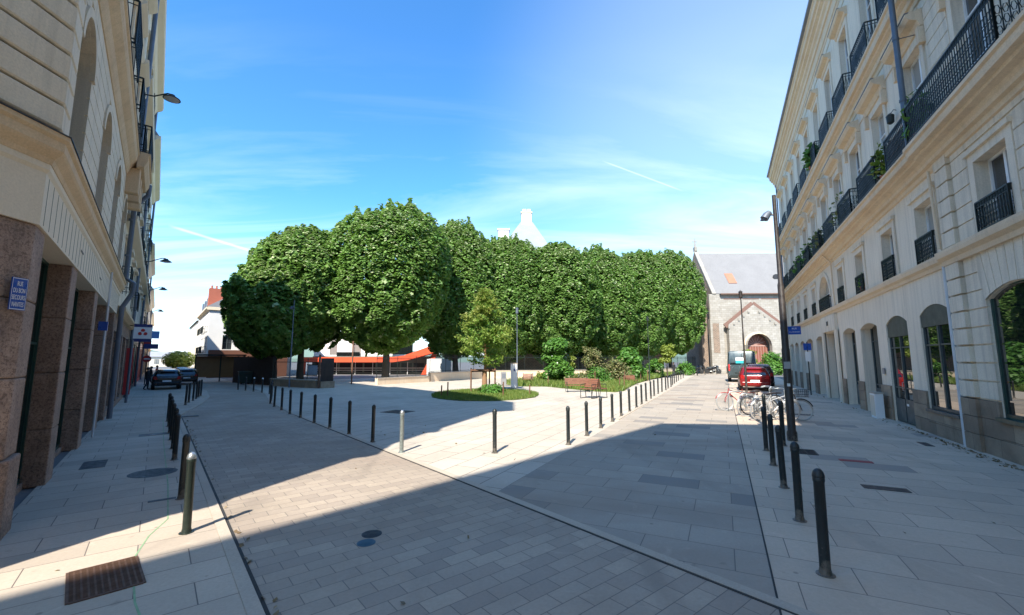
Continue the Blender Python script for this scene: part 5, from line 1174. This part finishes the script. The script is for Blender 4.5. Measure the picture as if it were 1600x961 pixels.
# wall lamps of the left row
def wall_lamp(t, s0, z, label, sc_=1.0, reach=.9):
    E = empty('wall_lamp', LW(t, s0, z), math.pi/2-aL+math.pi, label, 'wall lamp'); E.scale = (sc_,)*3
    MB().lathe([(.09, 0), (.09, .03)], n=12, axis='y').build('wall_plate', iron, E, 40)
    MB().tube([(0, 0, 0), (0, reach*.35, .04), (0, reach*.65, .22), (0, reach*.85, .34), (0, reach, .34)], .028, 8).build('arm', iron, E, 50)
    h = MB().lathe([(.05, .34), (.10, .33), (.13, .27), (.30, .16), (.31, .13), (.29, .13)], (0, reach+.02, 0), 20).build('lamp_shade', iron, E, 45)
    MB().lathe([(.27, .128), (.2, .10)], (0, reach+.02, 0), 18).build('lens', plain('frosted lens', (.5, .5, .48), .3), h, 40)
wall_lamp(17.9, -.98, 11.0, 'large goose-neck wall lamp high on the left corner building', .8, .85)
wall_lamp(40, -1.38, 9.3, 'second goose-neck wall lamp farther down the left row', 1.15, 1.15)
wall_lamp(54, -1.38, 9.0, 'third goose-neck wall lamp far down the left row', 1.15, 1.15)
wall_lamp(74, -1.38, 8.6, 'fourth tiny wall lamp at the far end of the left row', 1.15, 1.1)
# hanging signs
def hang_sign(t, z, w_, h_, mat, label, s0=-1.38, off=.28, deco=None):
    E = empty('shop_sign', LW(t, s0, z), math.pi/2-aL+math.pi, label, 'shop sign')
    # plate perpendicular to the wall: faces back towards the viewer (+x local)
    MB().box(-.07, .07, off, off+w_, 0, h_).build('panel', mat, E)
    MB().tube([(0, 0, h_-.1), (0, off, h_-.1)], .02, 6).tube([(0, 0, .1), (0, off, .1)], .02, 6).build('bracket', iron, E)
    if deco: deco(E, off, w_, h_)
    return E
def d1(E, off, w_, h_):
    MB().box(.071, .08, off, off+w_, .17, h_-.17).build('white_field', whitep, E)
    c = off+w_/2; q = h_/2
    m = MB()
    for a in (90, 210, 330):
        x, z = c+.13*math.cos(R(a)), q+.02+.12*math.sin(R(a)); m.lathe([(.09, .081), (.09, .088)], (0, x, z), 16, 'x')
    m.build('emblem', redp, E); MB().lathe([(.06, .09), (.06, .096)], (0, c, q+.01), 14, 'x').build('emblem_centre', whitep, E)
hang_sign(31.5, 3.3, .78, .98, navy, 'square navy and white hanging sign with a red three lobed emblem', deco=d1)
hang_sign(17.2, 3.15, .2, .26, bluesign, 'tiny blue sign projecting beside the granite pillars', s0=-1.4, off=.02)
hang_sign(42, 3.9, 1.0, .55, plain('light blue sign', (.12, .30, .62), .4), 'light blue rectangular hanging sign behind the navy one', off=.4)
hang_sign(46, 3.2, .9, .4, navy, 'dark blue hanging sign below the light blue one', off=.5)
hang_sign(49, 3.6, .5, .5, redp, 'small red hanging sign far along the left row', off=.4)
sh = empty('shop_shutter', LW(34.0, -1.2), math.pi/2-aL+math.pi, 'narrow red upright banner beside the shops on the left', 'banner')
MB().box(-.15, .15, -.2, .12, .3, 3.0).build('panel', redp, sh)
dp = tag(MB().tube([LW(31.2, -1.1, 0), LW(31.2, -1.1, 3.4)], .06, 8).build('drain_pipe', pipe_m, None, 40), 'grey pipe standing below the navy hanging sign', 'pipe')

# ------------------------------------------------------------------ seats
def seat_chair(x, y, rz, wd, label):
    E = empty('street_chair' if wd < 1 else 'street_bench', (x, y, 0), rz, label, 'chair' if wd < 1 else 'bench'); hw = wd/2
    sm = MB()
    for i in range(6): sm.box(-hw, hw, -.22+i*.08, -.155+i*.08, .44, .465)
    sm.build('seat', benchm, E); bmm = MB()
    for i in range(5): bmm.bar((-hw, .27+i*.03, .55+i*.085), (hw, .27+i*.03, .55+i*.085), .025, .07, (0, .3, 1))
    bmm.build('backrest', benchm, E)
    for s_ in (-1, 1):
        x_ = s_*(hw-.06); m = MB().tube([(x_, -.24, 0), (x_, -.22, .43), (x_, .26, .43), (x_, .42, .98)], .02, 6).tube([(x_, .26, .43), (x_, .34, 0)], .02, 6).tube([(x_, -.24, .01), (x_, .34, .01)], .018, 6).tube([(x_, -.2, .43), (x_, -.2, .66), (x_, .32, .68)], .018, 6); m.build('side_frame', iron, E, 40)
    return E
b1 = seat_chair(at(902, 31.6), 31.6, R(6), 1.75, 'long brown slatted bench at the garden rim'); b1.scale = (1, 1, 1.05)
b2 = seat_chair(at(918, 26.4), 26.4, R(-42), .85, 'orange brown street chair in front of the bench'); b2.scale = (1.05, 1.05, 1.25)
b3 = seat_chair(at(936, 27.0), 27.0, R(120), .85, 'second street chair seen from behind, next to the orange brown one'); b3.scale = (1.0, 1.0, 1.25)
b4 = seat_chair(at(824, 40.5), 40.5, R(-10), .9, 'small brown bench far left behind the white cabinet'); b4.scale = (1.1, 1.1, 1.1)
b5 = seat_chair(at(987, 41.0), 41.0, R(15), .9, 'pale backless-looking bench among the garden stakes'); b5.scale = (1.1, 1.1, .9)

# ------------------------------------------------------------------ bicycles (local x forward)
tyre_m = plain('tyre rubber', (.02, .02, .02), .8); rim_w = plain('pale rim', (.42, .42, .41), .35, .4)
def bike(x, y, rz, framem, label, sc_=1.12, basket=False, tyre=None, lean=R(4)):
    E = empty('bicycle', (x, y, .014), rz, label, 'bicycle', 'bicycles at the rack'); E.scale = (sc_,)*3; E.rotation_euler = (lean, 0, rz)
    for wx in (-.52, .52):
        W = MB().tube([(wx+.335*math.cos(a), 0, .345+.335*math.sin(a)) for a in [i*2*math.pi/36 for i in range(36)]], .019, 8, closed=True).build('wheel', tyre or tyre_m, E, 50)
        MB().tube([(wx+.312*math.cos(a), 0, .345+.312*math.sin(a)) for a in [i*2*math.pi/36 for i in range(36)]], .012, 6, closed=True).build('rim', rim_w, W, 50)
        sm = MB().lathe([(.025, -.045), (.025, .045)], (wx, 0, .345), 10, 'y')
        for i in range(20): a = i*2*math.pi/20; sm.tube([(wx, .02*(-1)**i, .345), (wx+.31*math.cos(a), 0, .345+.31*math.sin(a))], .0022, 3, False)
        sm.build('spokes', steel, W)
        MB().tube([(wx+.365*math.cos(a), 0, .345+.365*math.sin(a)) for a in [R(20)+i*R(130)/12 for i in range(13)]], [.022]*13, 6).build('mudguard', framem, E, 50)
    f = MB()
    for p, q, r in (((-.08, 0, .30), (-.52, 0, .345), .011), ((-.19, 0, .78), (-.52, 0, .345), .010), ((-.08, 0, .30), (-.20, 0, .86), .017), ((-.08, 0, .30), (.36, 0, .72), .018), ((-.18, 0, .66), (.34, 0, .82), .015), ((.33, 0, .88), (.38, 0, .68), .019), ((.38, 0, .68), (.47, .05, .5), .012), ((.47, .05, .5), (.52, .05, .345), .011), ((.38, 0, .68), (.47, -.05, .5), .012), ((.47, -.05, .5), (.52, -.05, .345), .011)): f.tube([p, q], r, 8)
    f.build('frame', framem, E, 50)
    MB().tube([(.33, 0, .88), (.31, 0, 1.0), (.36, 0, 1.04)], .013, 8).tube([(.16, -.28, 1.02), (.30, -.27, 1.04), (.38, -.15, 1.05), (.36, 0, 1.04), (.38, .15, 1.05), (.30, .27, 1.04), (.16, .28, 1.02)], .012, 8).build('handlebar', steel, E, 50)
    MB().add([(-.36, -.09, .90), (-.36, .09, .90), (-.22, .07, .92), (-.02, .02, .91), (-.02, -.02, .91), (-.22, -.07, .92), (-.34, -.07, .86), (-.34, .07, .86), (-.2, .04, .87), (-.04, 0, .88), (-.2, -.04, .87)], [(0, 5, 4, 3, 2, 1), (6, 7, 8, 9, 10), (0, 1, 7, 6), (1, 2, 8, 7), (2, 3, 9, 8), (3, 4, 9), (4, 5, 10, 9), (5, 0, 6, 10)]).build('saddle', plain('saddle', (.03, .02, .018), .6) if framem is not redp else redp, E, 60)
    MB().lathe([(.09, -.006), (.09, .006)], (-.08, .06, .30), 18, 'y').tube([(-.08, .06, .30), (.04, .10, .18)], .01, 6).tube([(-.08, -.06, .30), (-.20, -.10, .42)], .01, 6).box(.0, .08, .09, .18, .165, .185).box(-.24, -.16, -.18, -.09, .41, .43).build('crankset', steel, E, 50)
    c = MB().bar((-.72, -.06, .72), (-.24, -.06, .74), .012).bar((-.72, .06, .72), (-.24, .06, .74), .012).bar((-.72, -.06, .72), (-.72, .06, .72), .012).bar((-.60, .05, .72), (-.52, .05, .36), .009).bar((-.60, -.05, .72), (-.52, -.05, .36), .009)
    for i in range(4): c.bar((-.66+i*.1, -.06, .722), (-.66+i*.1, .06, .722), .009)
    c.build('luggage_rack', steel, E)
    if basket:
        bk_ = MB()
        for z in (.78, .86, .95, 1.02):
            k = .02*(z-.78)/.24
            bk_.tube([(.44-k, -.16-k, z), (.72+k, -.16-k, z), (.72+k, .16+k, z), (.44-k, .16+k, z)], .006, 4, closed=True)
        for i in range(7):
            y_ = -.16+i*.053
            for x_ in (.44, .72): bk_.bar((x_, y_, .78), (x_, y_, 1.02), .006)
        for i in range(6):
            x_ = .44+i*.056
            for y_ in (-.16, .16): bk_.bar((x_, y_, .78), (x_, y_, 1.02), .006)
            bk_.bar((x_, -.16, .78), (x_, .16, .78), .006)
        bk_.build('basket', iron, E)
    return E
wf = plain('pale grey bicycle paint', (.45, .45, .46), .35, .2, var=.1); darkf = plain('black bicycle paint', (.02, .02, .022), .35)
bike(9.98, 16.65, R(3), wf, 'white bicycle in front of the rack, rear wheel in the sun', 1.14, tyre=rim_w)
bike(10.42, 16.78, R(-12), darkf, 'dark bicycle with a basket whose front wheel shows right of the lamp pole', 1.14, True, rim_w, R(-3))
bike(10.15, 17.9, R(-2), wf, 'pale bicycle in the middle of the rack', 1.12, tyre=rim_w)
bike(10.55, 18.5, R(4), darkf, 'black bicycle between the pale ones in the rack', 1.12)
bike(10.3, 19.9, R(176), plain('dull red bicycle paint', (.28, .03, .03), .4), 'farthest bicycle of the rack with a red frame and pale wheels', 1.14, tyre=rim_w)
for i, (dy, lb) in enumerate(((0, 'steel bicycle hoop nearest the viewer among the parked bicycles'), (1.25, 'middle steel bicycle hoop among the parked bicycles'), (2.5, 'farthest steel bicycle hoop by the red framed bicycle'))):
    x_, y_ = 9.9+dy*.1, 17.25+dy
    tag(MB().tube([(x_-.38, y_, 0), (x_-.38, y_, .75), (x_-.28, y_, .88), (x_+.28, y_, .88), (x_+.38, y_, .75), (x_+.38, y_, 0)], .026, 10).build('bicycle_hoop', steel, None, 50), lb, 'bicycle hoop', 'bicycle hoops')

# ------------------------------------------------------------------ cars (local x forward, rear at x=0)
def loft(sections, mat, name, parent, smooth=35):
    m = MB(); n = len(sections[0]); vs = [p for s_ in sections for p in s_]; fs = []
    for i in range(len(sections)-1):
        for k in range(n-1): fs.append((i*n+k, i*n+k+1, (i+1)*n+k+1, (i+1)*n+k))
    fs += [tuple(range(n)), tuple((len(sections)-1)*n+k for k in range(n))[::-1]]
    return m.add(vs, fs).build(name, mat, parent, smooth)
def car(loc, rz, paint, label, L_=4.1, W_=1.76, H_=1.5, van=False, sc_=1.0, light=None, trim=None, cat='car'):
    E = empty('parked_car' if not van else 'parked_van', (*loc, 0), rz, label, cat); E.scale = (sc_,)*3
    hw = W_/2
    if van: # x, z sill, z belt, z roof, half width low, half width belt, half width roof
        st = [(0.0, .42, 1.25, H_-.12, .93, .95, .86), (.06, .34, 1.25, H_-.03, .97, .98, .90), (.6, .30, 1.25, H_, 1, 1, .92), (3.4, .30, 1.25, H_, 1, 1, .92), (3.9, .30, 1.25, H_-.12, 1, 1, .86), (4.4, .30, 1.22, 1.75, 1, 1, .80), (4.75, .30, 1.12, 1.22, .98, .96, .78), (5.1, .34, .98, 1.0, .90, .90, .75), (5.2, .42, .8, .84, .80, .80, .7)]
    else:
        k = L_/4.1
        st = [(0.0, .42, .88, .92, .86, .90, .70), (.05, .33, .95, 1.02, .93, .96, .74), (.22*k, .30, .97, H_-.20, .97, .98, .74), (.55*k, .28, .97, H_-.03, 1, 1, .76), (1.3*k, .27, .96, H_, 1, 1, .77), (2.1*k, .27, .95, H_-.04, 1, 1, .75), (2.55*k, .27, .94, H_-.22, 1, 1, .74), (3.05*k, .27, .93, .99, 1, .99, .78), (3.6*k, .28, .85, .89, .97, .95, .76), (3.95*k, .32, .74, .78, .9, .88, .70), (4.1*k, .42, .6, .64, .78, .78, .62)]
    secs = []
    for x, a, b, c, wl, wb, wr_ in st:
        half = [(-hw*wl*.93, a), (-hw*wl, a+.10), (-hw*wb, (a+b)/2), (-hw*wb*.985, b), (-hw*wr_, c-.07*(c-b > .2)), (-hw*wr_*.86, c), (0, c+.01)]
        pts = [(x, y, z) for y, z in half]+[(x, -y, z) for y, z in half[::-1][1:]]+[(x, hw*wl*.5, a-.02), (x, -hw*wl*.5, a-.02), (x, -hw*wl*.93, a)]
        secs.append(pts)
    body = loft(secs, paint, 'body', E, 38)
    def pane(pts, nm='window', mt=gl_car, th=.008):
        c = sum((Vector(p) for p in pts), Vector())/len(pts); n_ = (Vector(pts[1])-Vector(pts[0])).cross(Vector(pts[2])-Vector(pts[1])).normalized()
        if n_.dot(c-Vector((L_*.45, 0, .9))) < 0: n_ = -n_
        a = [Vector(p)+n_*.006 for p in pts]; b = [Vector(p)-n_*.03 for p in pts]; k_ = len(pts)
        return MB().add(a+b, [tuple(range(k_)), tuple(range(k_, 2*k_))[::-1]]+[(i, (i+1) % k_, k_+(i+1) % k_, k_+i) for i in range(k_)]).build(nm, mt, E)
    if van:
        for s_ in (-1, 1): pane([(-.0, s_*.08, 1.32), (-.0, s_*hw*.82, 1.32), (.03, s_*hw*.78, H_-.32), (.03, s_*.08, H_-.32)])
        for s_ in (-1, 1): pane([(3.0, s_*hw*.99, 1.3), (4.2, s_*hw*.99, 1.28), (3.75, s_*hw*.93, H_-.42), (3.0, s_*hw*.94, H_-.42)])
        pane([(4.42, -hw*.78, 1.72), (4.42, hw*.78, 1.72), (3.95, hw*.74, H_-.2), (3.95, -hw*.74, H_-.2)])
        MB().box(-.012, .0, -.012, .012, .5, H_-.2).box(-.03, .0, -hw*.88, hw*.88, .34, .52).build('bumper', trim or iron, E)
        for s_ in (-1, 1): MB().box(-.02, .05, s_*hw*.9-.05, s_*hw*.9+.05, .85, 1.35).build('tail_light', redp, E)
        MB().box(-.016, -.004, -.12, .42, 1.42, 1.85).build('poster', whitep, E)
        MB().box(-.020, -.0161, -.12, .42, 1.42, 1.62).build('poster_band', plain('turquoise print', (.03, .38, .42), .5), E)
    else:
        k = L_/4.1
        pane([(.03, -hw*.72, 1.02), (.03, hw*.72, 1.02), (.235*k, hw*.62, H_-.22), (.235*k, -hw*.62, H_-.22)], 'rear_window')
        pane([(3.02*k, -hw*.74, 1.0), (3.02*k, hw*.74, 1.0), (2.58*k, hw*.66, H_-.24), (2.58*k, -hw*.66, H_-.24)], 'windscreen')
        for s_ in (-1, 1):
            pane([(.45*k, s_*hw*.985, 1.0), (1.45*k, s_*hw*.985, 1.0), (1.45*k, s_*hw*.80, H_-.10), (.65*k, s_*hw*.80, H_-.14)], 'side_window')
            pane([(1.53*k, s_*hw*.985, 1.0), (2.75*k, s_*hw*.985, .99), (2.25*k, s_*hw*.81, H_-.14), (1.53*k, s_*hw*.80, H_-.10)], 'side_window')
            MB().add([(-.012, s_*hw*.62, .78), (-.012, s_*hw*.88, .78), (-.012, s_*hw*.88, 1.0), (-.012, s_*hw*.70, 1.0), (.14, s_*hw*.62, .78), (.2, s_*hw*.965, .80), (.2, s_*hw*.965, 1.02), (.14, s_*hw*.70, 1.0)], [(0, 1, 2, 3), (1, 5, 6, 2), (4, 5, 6, 7), (0, 3, 7, 4), (0, 1, 5, 4), (3, 2, 6, 7)]).build('tail_light', plain('tail lamp red', (.35, .01, .01), .2) if 'tail lamp red' not in MATS else MATS['tail lamp red'], E)
            MB().add([(2.62*k, s_*hw*.96, 1.0), (2.62*k, s_*(hw+.16), 1.02), (2.62*k, s_*(hw+.16), 1.13), (2.62*k, s_*hw*.96, 1.10), (2.74*k, s_*hw*.96, 1.0), (2.72*k, s_*(hw+.14), 1.02), (2.72*k, s_*(hw+.14), 1.12), (2.74*k, s_*hw*.96, 1.10)], [(0, 1, 2, 3), (4, 5, 6, 7), (0, 1, 5, 4), (2, 3, 7, 6), (1, 2, 6, 5), (0, 3, 7, 4)]).build('mirror', trim or iron, E)
        MB().box(-.05, .12, -hw*.82, hw*.82, .36, .58).build('bumper', trim or paint, E, bevel=.03)
        MB().box(-.056, -.05, -.26, .26, .60, .71).build('number_plate', whitep, E); MB().box(-.02, .0, -.3, .3, .72, .74).build('tailgate_seam', iron, E)
        MB().box(.16, .30, -hw*.5, hw*.5, H_-.14, H_-.11).build('spoiler', paint, E)
    r = .33 if van else .31
    for wx in ((.95, 4.2) if van else (.72*L_/4.1, 3.3*L_/4.1)):
        for s_ in (-1, 1):
            w_ = MB().lathe([(r*.62, -.1), (r*.94, -.11), (r, -.07), (r, .07), (r*.94, .11), (r*.62, .1)], (wx, s_*(hw-.10), r), 24, 'y').build('wheel', tyre_m, E, 40)
            MB().lathe([(r*.60, 0), (r*.56, .02*s_), (r*.15, .03*s_)], (wx, s_*(hw-.10)+s_*.09, r), 20, 'y').build('rim', steel, w_, 40)
    return E
carred = plain('red car paint', (.20, .008, .008), .25, .1, .6, var=.05); carblk = plain('black car paint', (.012, .014, .018), .2, .2, .6, var=.05)
cardr = plain('dark red black car paint', (.045, .012, .012), .22, .2, .6, var=.05); vanm = plain('dark teal van paint', (.05, .075, .085), .3, .2, .6, var=.1)
carsil = plain('silver grey roof paint', (.18, .2, .22), .25, .4, .6, var=.05)
rzR = math.pi/2-aR; rzL = math.pi/2-aL
car(wr(36.8, 2.05, aR), rzR, carred, 'bright red hatchback parked behind the bicycles, seen from the rear', 4.0, 1.78, 1.52, sc_=1.17)
car(wr(42.6, 2.75, aR), rzR, cardr, 'dark red car parked in front of the red hatchback', 4.3, 1.82, 1.62, sc_=1.2)
car(wr(50.6, 1.75, aR), rzR, vanm, 'dark teal panel van with a white and turquoise notice on its rear door', 5.2, 1.95, 2.35, van=True, sc_=1.38, cat='van')
car(wr(43.3, .75, aL), rzL, carblk, 'black car with pale roof seen from the rear on the left street', 4.4, 1.8, 1.5, sc_=1.03)
car(wr(50.5, 2.3, aL), rzL, carblk, 'second black car farther down the left street', 4.2, 1.76, 1.48, sc_=1.0)
car(wr(62, 2.5, aL), rzL, carsil, 'small grey car far down the left street', 4.0, 1.76, 1.46)

# ------------------------------------------------------------------ motorcycles
def moto(x, y, rz, label):
    E = empty('motorcycle', (x, y, 0), rz, label, 'motorcycle', 'motorcycles parked by the church'); E.scale = (1.35,)*3
    for wx in (-.65, .65):
        W = MB().lathe([(.22, -.05), (.29, -.055), (.31, 0), (.29, .055), (.22, .05)], (wx, 0, .31), 22, 'y').build('wheel', tyre_m, E, 45)
        MB().lathe([(.20, -.03), (.20, .03)], (wx, 0, .31), 14, 'y').build('rim', steel, W)
    MB().tube([(-.85, 0, .62), (-.4, 0, .62), (0, 0, .72), (.3, 0, .88), (.48, 0, .92), (.60, 0, .7)], [.07, .13, .15, .17, .12, .06], 10).tube([(.0, 0, .3), (.25, 0, .42)], [.17, .14], 10).build('body', carblk, E, 60)
    MB().tube([(-.75, 0, .80), (-.35, 0, .76), (.02, 0, .80)], [.07, .11, .07], 10).build('seat', iron, E, 60)
    MB().tube([(.65, .08, .31), (.42, .07, .95)], .025, 6).tube([(.65, -.08, .31), (.42, -.07, .95)], .025, 6).tube([(.28, -.34, 1.02), (.42, 0, 1.0), (.28, .34, 1.02)], .016, 6).tube([(-.7, .12, .32), (0, .12, .3)], .04, 8).build('fork', steel, E, 50)
    MB().tube([(.52, 0, .9), (.66, 0, .86)], [.10, .11], 12).build('headlight', gl, E, 50); return E
moto(27.9+3.0, 72.5, R(12), 'left one of two dark motorcycles parked left of the church'); moto(33.9, 73.2, R(-20), 'right one of two dark motorcycles parked left of the church')

# ------------------------------------------------------------------ people (small, distant)
def person(x, y, rz, label, top, legs_, hair=(.03, .02, .015), h=1.72, stride=.22, sc_=1.0):
    J = {'pel': (0, 0, .93, .13), 'chest': (0, .0, 1.30, .15), 'neck': (0, .01, 1.47, .06), 'hd': (0, .03, 1.60, .095), 'ht': (0, .02, 1.68, .085),
         'lh': (-.09, 0, .86, .10), 'lk': (-.10, stride*.6, .48, .065), 'la': (-.10, stride*.5, .09, .045), 'lt': (-.11, stride*.5+.16, .04, .04),
         'rh': (.09, 0, .86, .10), 'rk': (.10, -stride*.2, .48, .065), 'ra': (.10, -stride, .11, .045), 'rt': (.11, -stride+.15, .04, .04),
         'ls': (-.18, 0, 1.41, .06), 'le': (-.23, -.06, 1.12, .045), 'lw': (-.22, .08, .90, .035), 'lf': (-.21, .11, .81, .03),
         'rs': (.18, 0, 1.41, .06), 're': (.23, -.02, 1.12, .045), 'rw': (.22, .12, .92, .035), 'rf': (.21, .16, .84, .03)}
    ks = list(J); B_ = [('pel', 'chest'), ('chest', 'neck'), ('neck', 'hd'), ('hd', 'ht'), ('pel', 'lh'), ('lh', 'lk'), ('lk', 'la'), ('la', 'lt'), ('pel', 'rh'), ('rh', 'rk'), ('rk', 'ra'), ('ra', 'rt'), ('chest', 'ls'), ('ls', 'le'), ('le', 'lw'), ('lw', 'lf'), ('chest', 'rs'), ('rs', 're'), ('re', 'rw'), ('rw', 'rf')]
    me = bpy.data.meshes.new('person'); me.from_pydata([J[k][:3] for k in ks], [(ks.index(a), ks.index(b)) for a, b in B_], [])
    o = bpy.data.objects.new('person', me); col.objects.link(o); sk = o.modifiers.new('skin', 'SKIN')
    for i, k in enumerate(ks): me.skin_vertices[0].data[i].radius = (J[k][3], J[k][3]*(.75 if k in ('pel', 'chest') else 1)); me.skin_vertices[0].data[i].use_root = k == 'pel'
    o.modifiers.new('sub', 'SUBSURF').levels = 1; o.modifiers['sub'].render_levels = 2
    m, t, b = newmat('clothes '+label[:18]); c = t.nodes.new('ShaderNodeTexCoord'); s_ = t.nodes.new('ShaderNodeSeparateXYZ'); t.links.new(c.outputs['Object'], s_.inputs[0])
    f1 = rng(t, s_.outputs[2], .90, .93); f2 = rng(t, s_.outputs[2], 1.47, 1.49); f3 = rng(t, s_.outputs[2], .07, .09)
    k = mixc(t, f3, (.02, .02, .02), legs_); k = mixc(t, f1, k, top); k = mixc(t, f2, k, (.42, .26, .19)); t.links.new(k, b.inputs['Base Color']); b.inputs['Roughness'].default_value = .8
    me.materials.append(m); o.location = (x, y, 0); o.rotation_euler = (0, 0, rz); o.scale = (sc_,)*3; tag(o, label, 'person')
    MB().lathe([(.02, 1.755), (.07, 1.74), (.10, 1.69), (.108, 1.63), (.10, 1.57), (.07, 1.54)], (0, -.0, 0), 14).build('hair', plain('hair', hair, .7) if 'hair' not in MATS else MATS['hair'], o, 60); return o
person(at(1052, 62), 62, R(20), 'person in black standing at the edge of the garden near the bollards', (.015, .015, .018), (.02, .02, .025), stride=.05, sc_=1.15)
person(*wr(44, -.45, aL), R(-30), 'person in dark clothes walking on the left pavement beside the black car', (.03, .03, .035), (.02, .025, .04))
person(*wr(50, -.3, aL), R(140), 'person in black farther down the left pavement near the shops', (.02, .02, .02), (.03, .03, .04))
person(*wr(58, .1, aL), R(-35), 'tiny distant person on the left pavement past the black car', (.35, .1, .1), (.03, .03, .05))

# ------------------------------------------------------------------ bits and pieces
bn = empty('wheeled_bin', (-25.6, 41.9, 0), R(40), 'dark green wheeled bin before the timber palings at left', 'bin')
MB().add([(-.55, -.35, .12), (.55, -.35, .12), (.55, .35, .12), (-.55, .35, .12), (-.68, -.45, 1.15), (.68, -.45, 1.15), (.68, .45, 1.15), (-.68, .45, 1.15)], [(0, 3, 2, 1), (4, 5, 6, 7), (0, 1, 5, 4), (1, 2, 6, 5), (2, 3, 7, 6), (3, 0, 4, 7)]).build('body', plain('dark green plastic', (.02, .05, .045), .5), bn, bevel=.03)
MB().box(-.72, .72, -.48, .48, 1.151, 1.22).build('lid', plain('bin lid', (.03, .07, .06), .5), bn, bevel=.02)
for s_ in (-1, 1): MB().lathe([(.1, -.04), (.1, .04)], (s_*.45, -.36, .1), 12, 'y').build('wheel', tyre_m, bn)
kb = empty('poster_case', (-31.5, 46.8, 0), R(38), 'dark glazed shelter with brown panels beside the pale corner house', 'shelter')
MB().box(-2.2, 2.2, -.05, .05, .5, 2.7).build('panel', plain('brown panel', (.22, .12, .05), .5), kb); MB().box(-2.3, 2.3, -.5, .5, 2.75, 2.9).build('roof', iron, kb)
for x_ in (-2.2, 0, 2.2): MB().box(x_-.06, x_+.06, -.09, -.051, 0, 2.75).build('post', iron, kb)
sg2 = empty('red_road_sign', wr(52, -.7, aL)+(0,), rzL, 'small red round road sign on a post at the far left', 'road sign')
MB().tube([(0, 0, 0), (0, 0, 2.7)], .035, 8).build('post', iron, sg2); MB().lathe([(.32, -.05), (.32, -.035)], (0, 0, 2.4), 24, 'x').build('disc', redp, sg2, 30); MB().box(-.056, -.0501, -.22, .22, 2.35, 2.45).build('bar', whitep, sg2)
# plants on the balconies of the right building
def pot_plant(t, s_, z, h, label, mat, seed, r=.4, size=.12, long=1.6):
    E = empty('potted_plant', RW(t, s_, z), 0, label, 'potted plant'); rs = np.random.RandomState(seed)
    MB().lathe([(.13, 0), (.17, .26), (.18, .27)], n=14).build('pot', terracotta, E, 40); n = 170
    d = rs.normal(size=(n, 3)); d[:, 2] = np.abs(d[:, 2])*1.1; d /= np.linalg.norm(d, axis=1)[:, None]; P = d*(rs.rand(n)**.5)[:, None]*[r, r, h]+[0, 0, .27]
    o = leaf_object('leaves', P, rs.normal(size=(n, 3))+[0, 0, .6], size, mat, rs, long); o.parent = E
    m = MB()
    for i in range(8): a = rs.rand()*6.28; m.tube([(0, 0, .25), (math.cos(a)*r*.6, math.sin(a)*r*.6, .27+h*.7)], .007, 4)
    m.build('stem', bark, E)
pot_plant(18.75, 5.5, 8.48, 1.25, 'yellow green shrub in a pot on the third balcony of the long right facade', yellowl, 1, .42, .15)
pot_plant(15.6, 5.4, 8.48, 1.4, 'spiky dark plant poking over the balcony by the downpipe', shrubm, 2, .35, .10, 3)
pot_plant(24.5, 5.45, 8.48, 1.5, 'thin twiggy plant at a middle balcony of the right facade', dryshrub, 3, .6, .10)
pot_plant(29.2, 5.45, 8.48, 1.4, 'leafy twigs over the green screened balcony', dryshrub, 4, .7, .12)
pot_plant(33.5, 5.45, 8.48, 1.3, 'bushy grey plant over a far balcony of the lower row', shrubm, 5, .7, .13)
pot_plant(37.0, 5.45, 8.48, 1.2, 'small far plant over the lower balcony row', shrubm, 6, .6, .13)
pot_plant(30.4, 5.5, 13.72, 1.5, 'leafy green plant on an upper balcony of the right facade', shrubm, 7, .5, .2)
pot_plant(23.9, 5.85, 5.28, .7, 'small red flowered pot on a first floor window ledge', shrubm, 8, .22, .08)
ln = empty('balcony_lantern', RW(18.2, 5.62, 10.45), 0, 'small black lantern hanging on the facade above the balconies', 'lantern')
MB().lathe([(.04, .28), (.12, .2), (.10, -.05), (.04, -.1)], n=10).build('body', iron, ln, 40); MB().tube([(0, 0, .26), (.1, -.05, .4), (.17, -.1, .35)], .012, 6).build('bracket', iron, ln)

# dry leaves and dust blown against the kerbs and the right facade
rs = np.random.RandomState(77); pts = []
for _ in range(420):
    k_ = rs.rand()
    if k_ < .5: pts.append(wr(rs.normal(15.5, 2.2), 5.55-abs(rs.normal(0, .12)), aR))
    elif k_ < .75: pts.append(wr(rs.uniform(6, 40), 5.6-abs(rs.normal(0, .15)), aR))
    elif k_ < .9: pts.append(wr(rs.uniform(2, 22), .97+abs(rs.normal(0, .05)), aL))
    else: pts.append((rs.uniform(-6, 8), rs.uniform(4, 22)))
P = np.array([[x, y, .024+.012*rs.rand()] for x, y in pts]); dry = leafmat('dry leaves', (.16, .10, .05), (.26, .19, .10), None, .1)
tag(leaf_object('dry_leaves', P, rs.normal(size=(len(P), 3))*.35+[0, 0, 1.0], .05, dry, rs, 1.5), 'dry leaves and litter blown along the foot of the right facade', 'litter', kind='stuff')
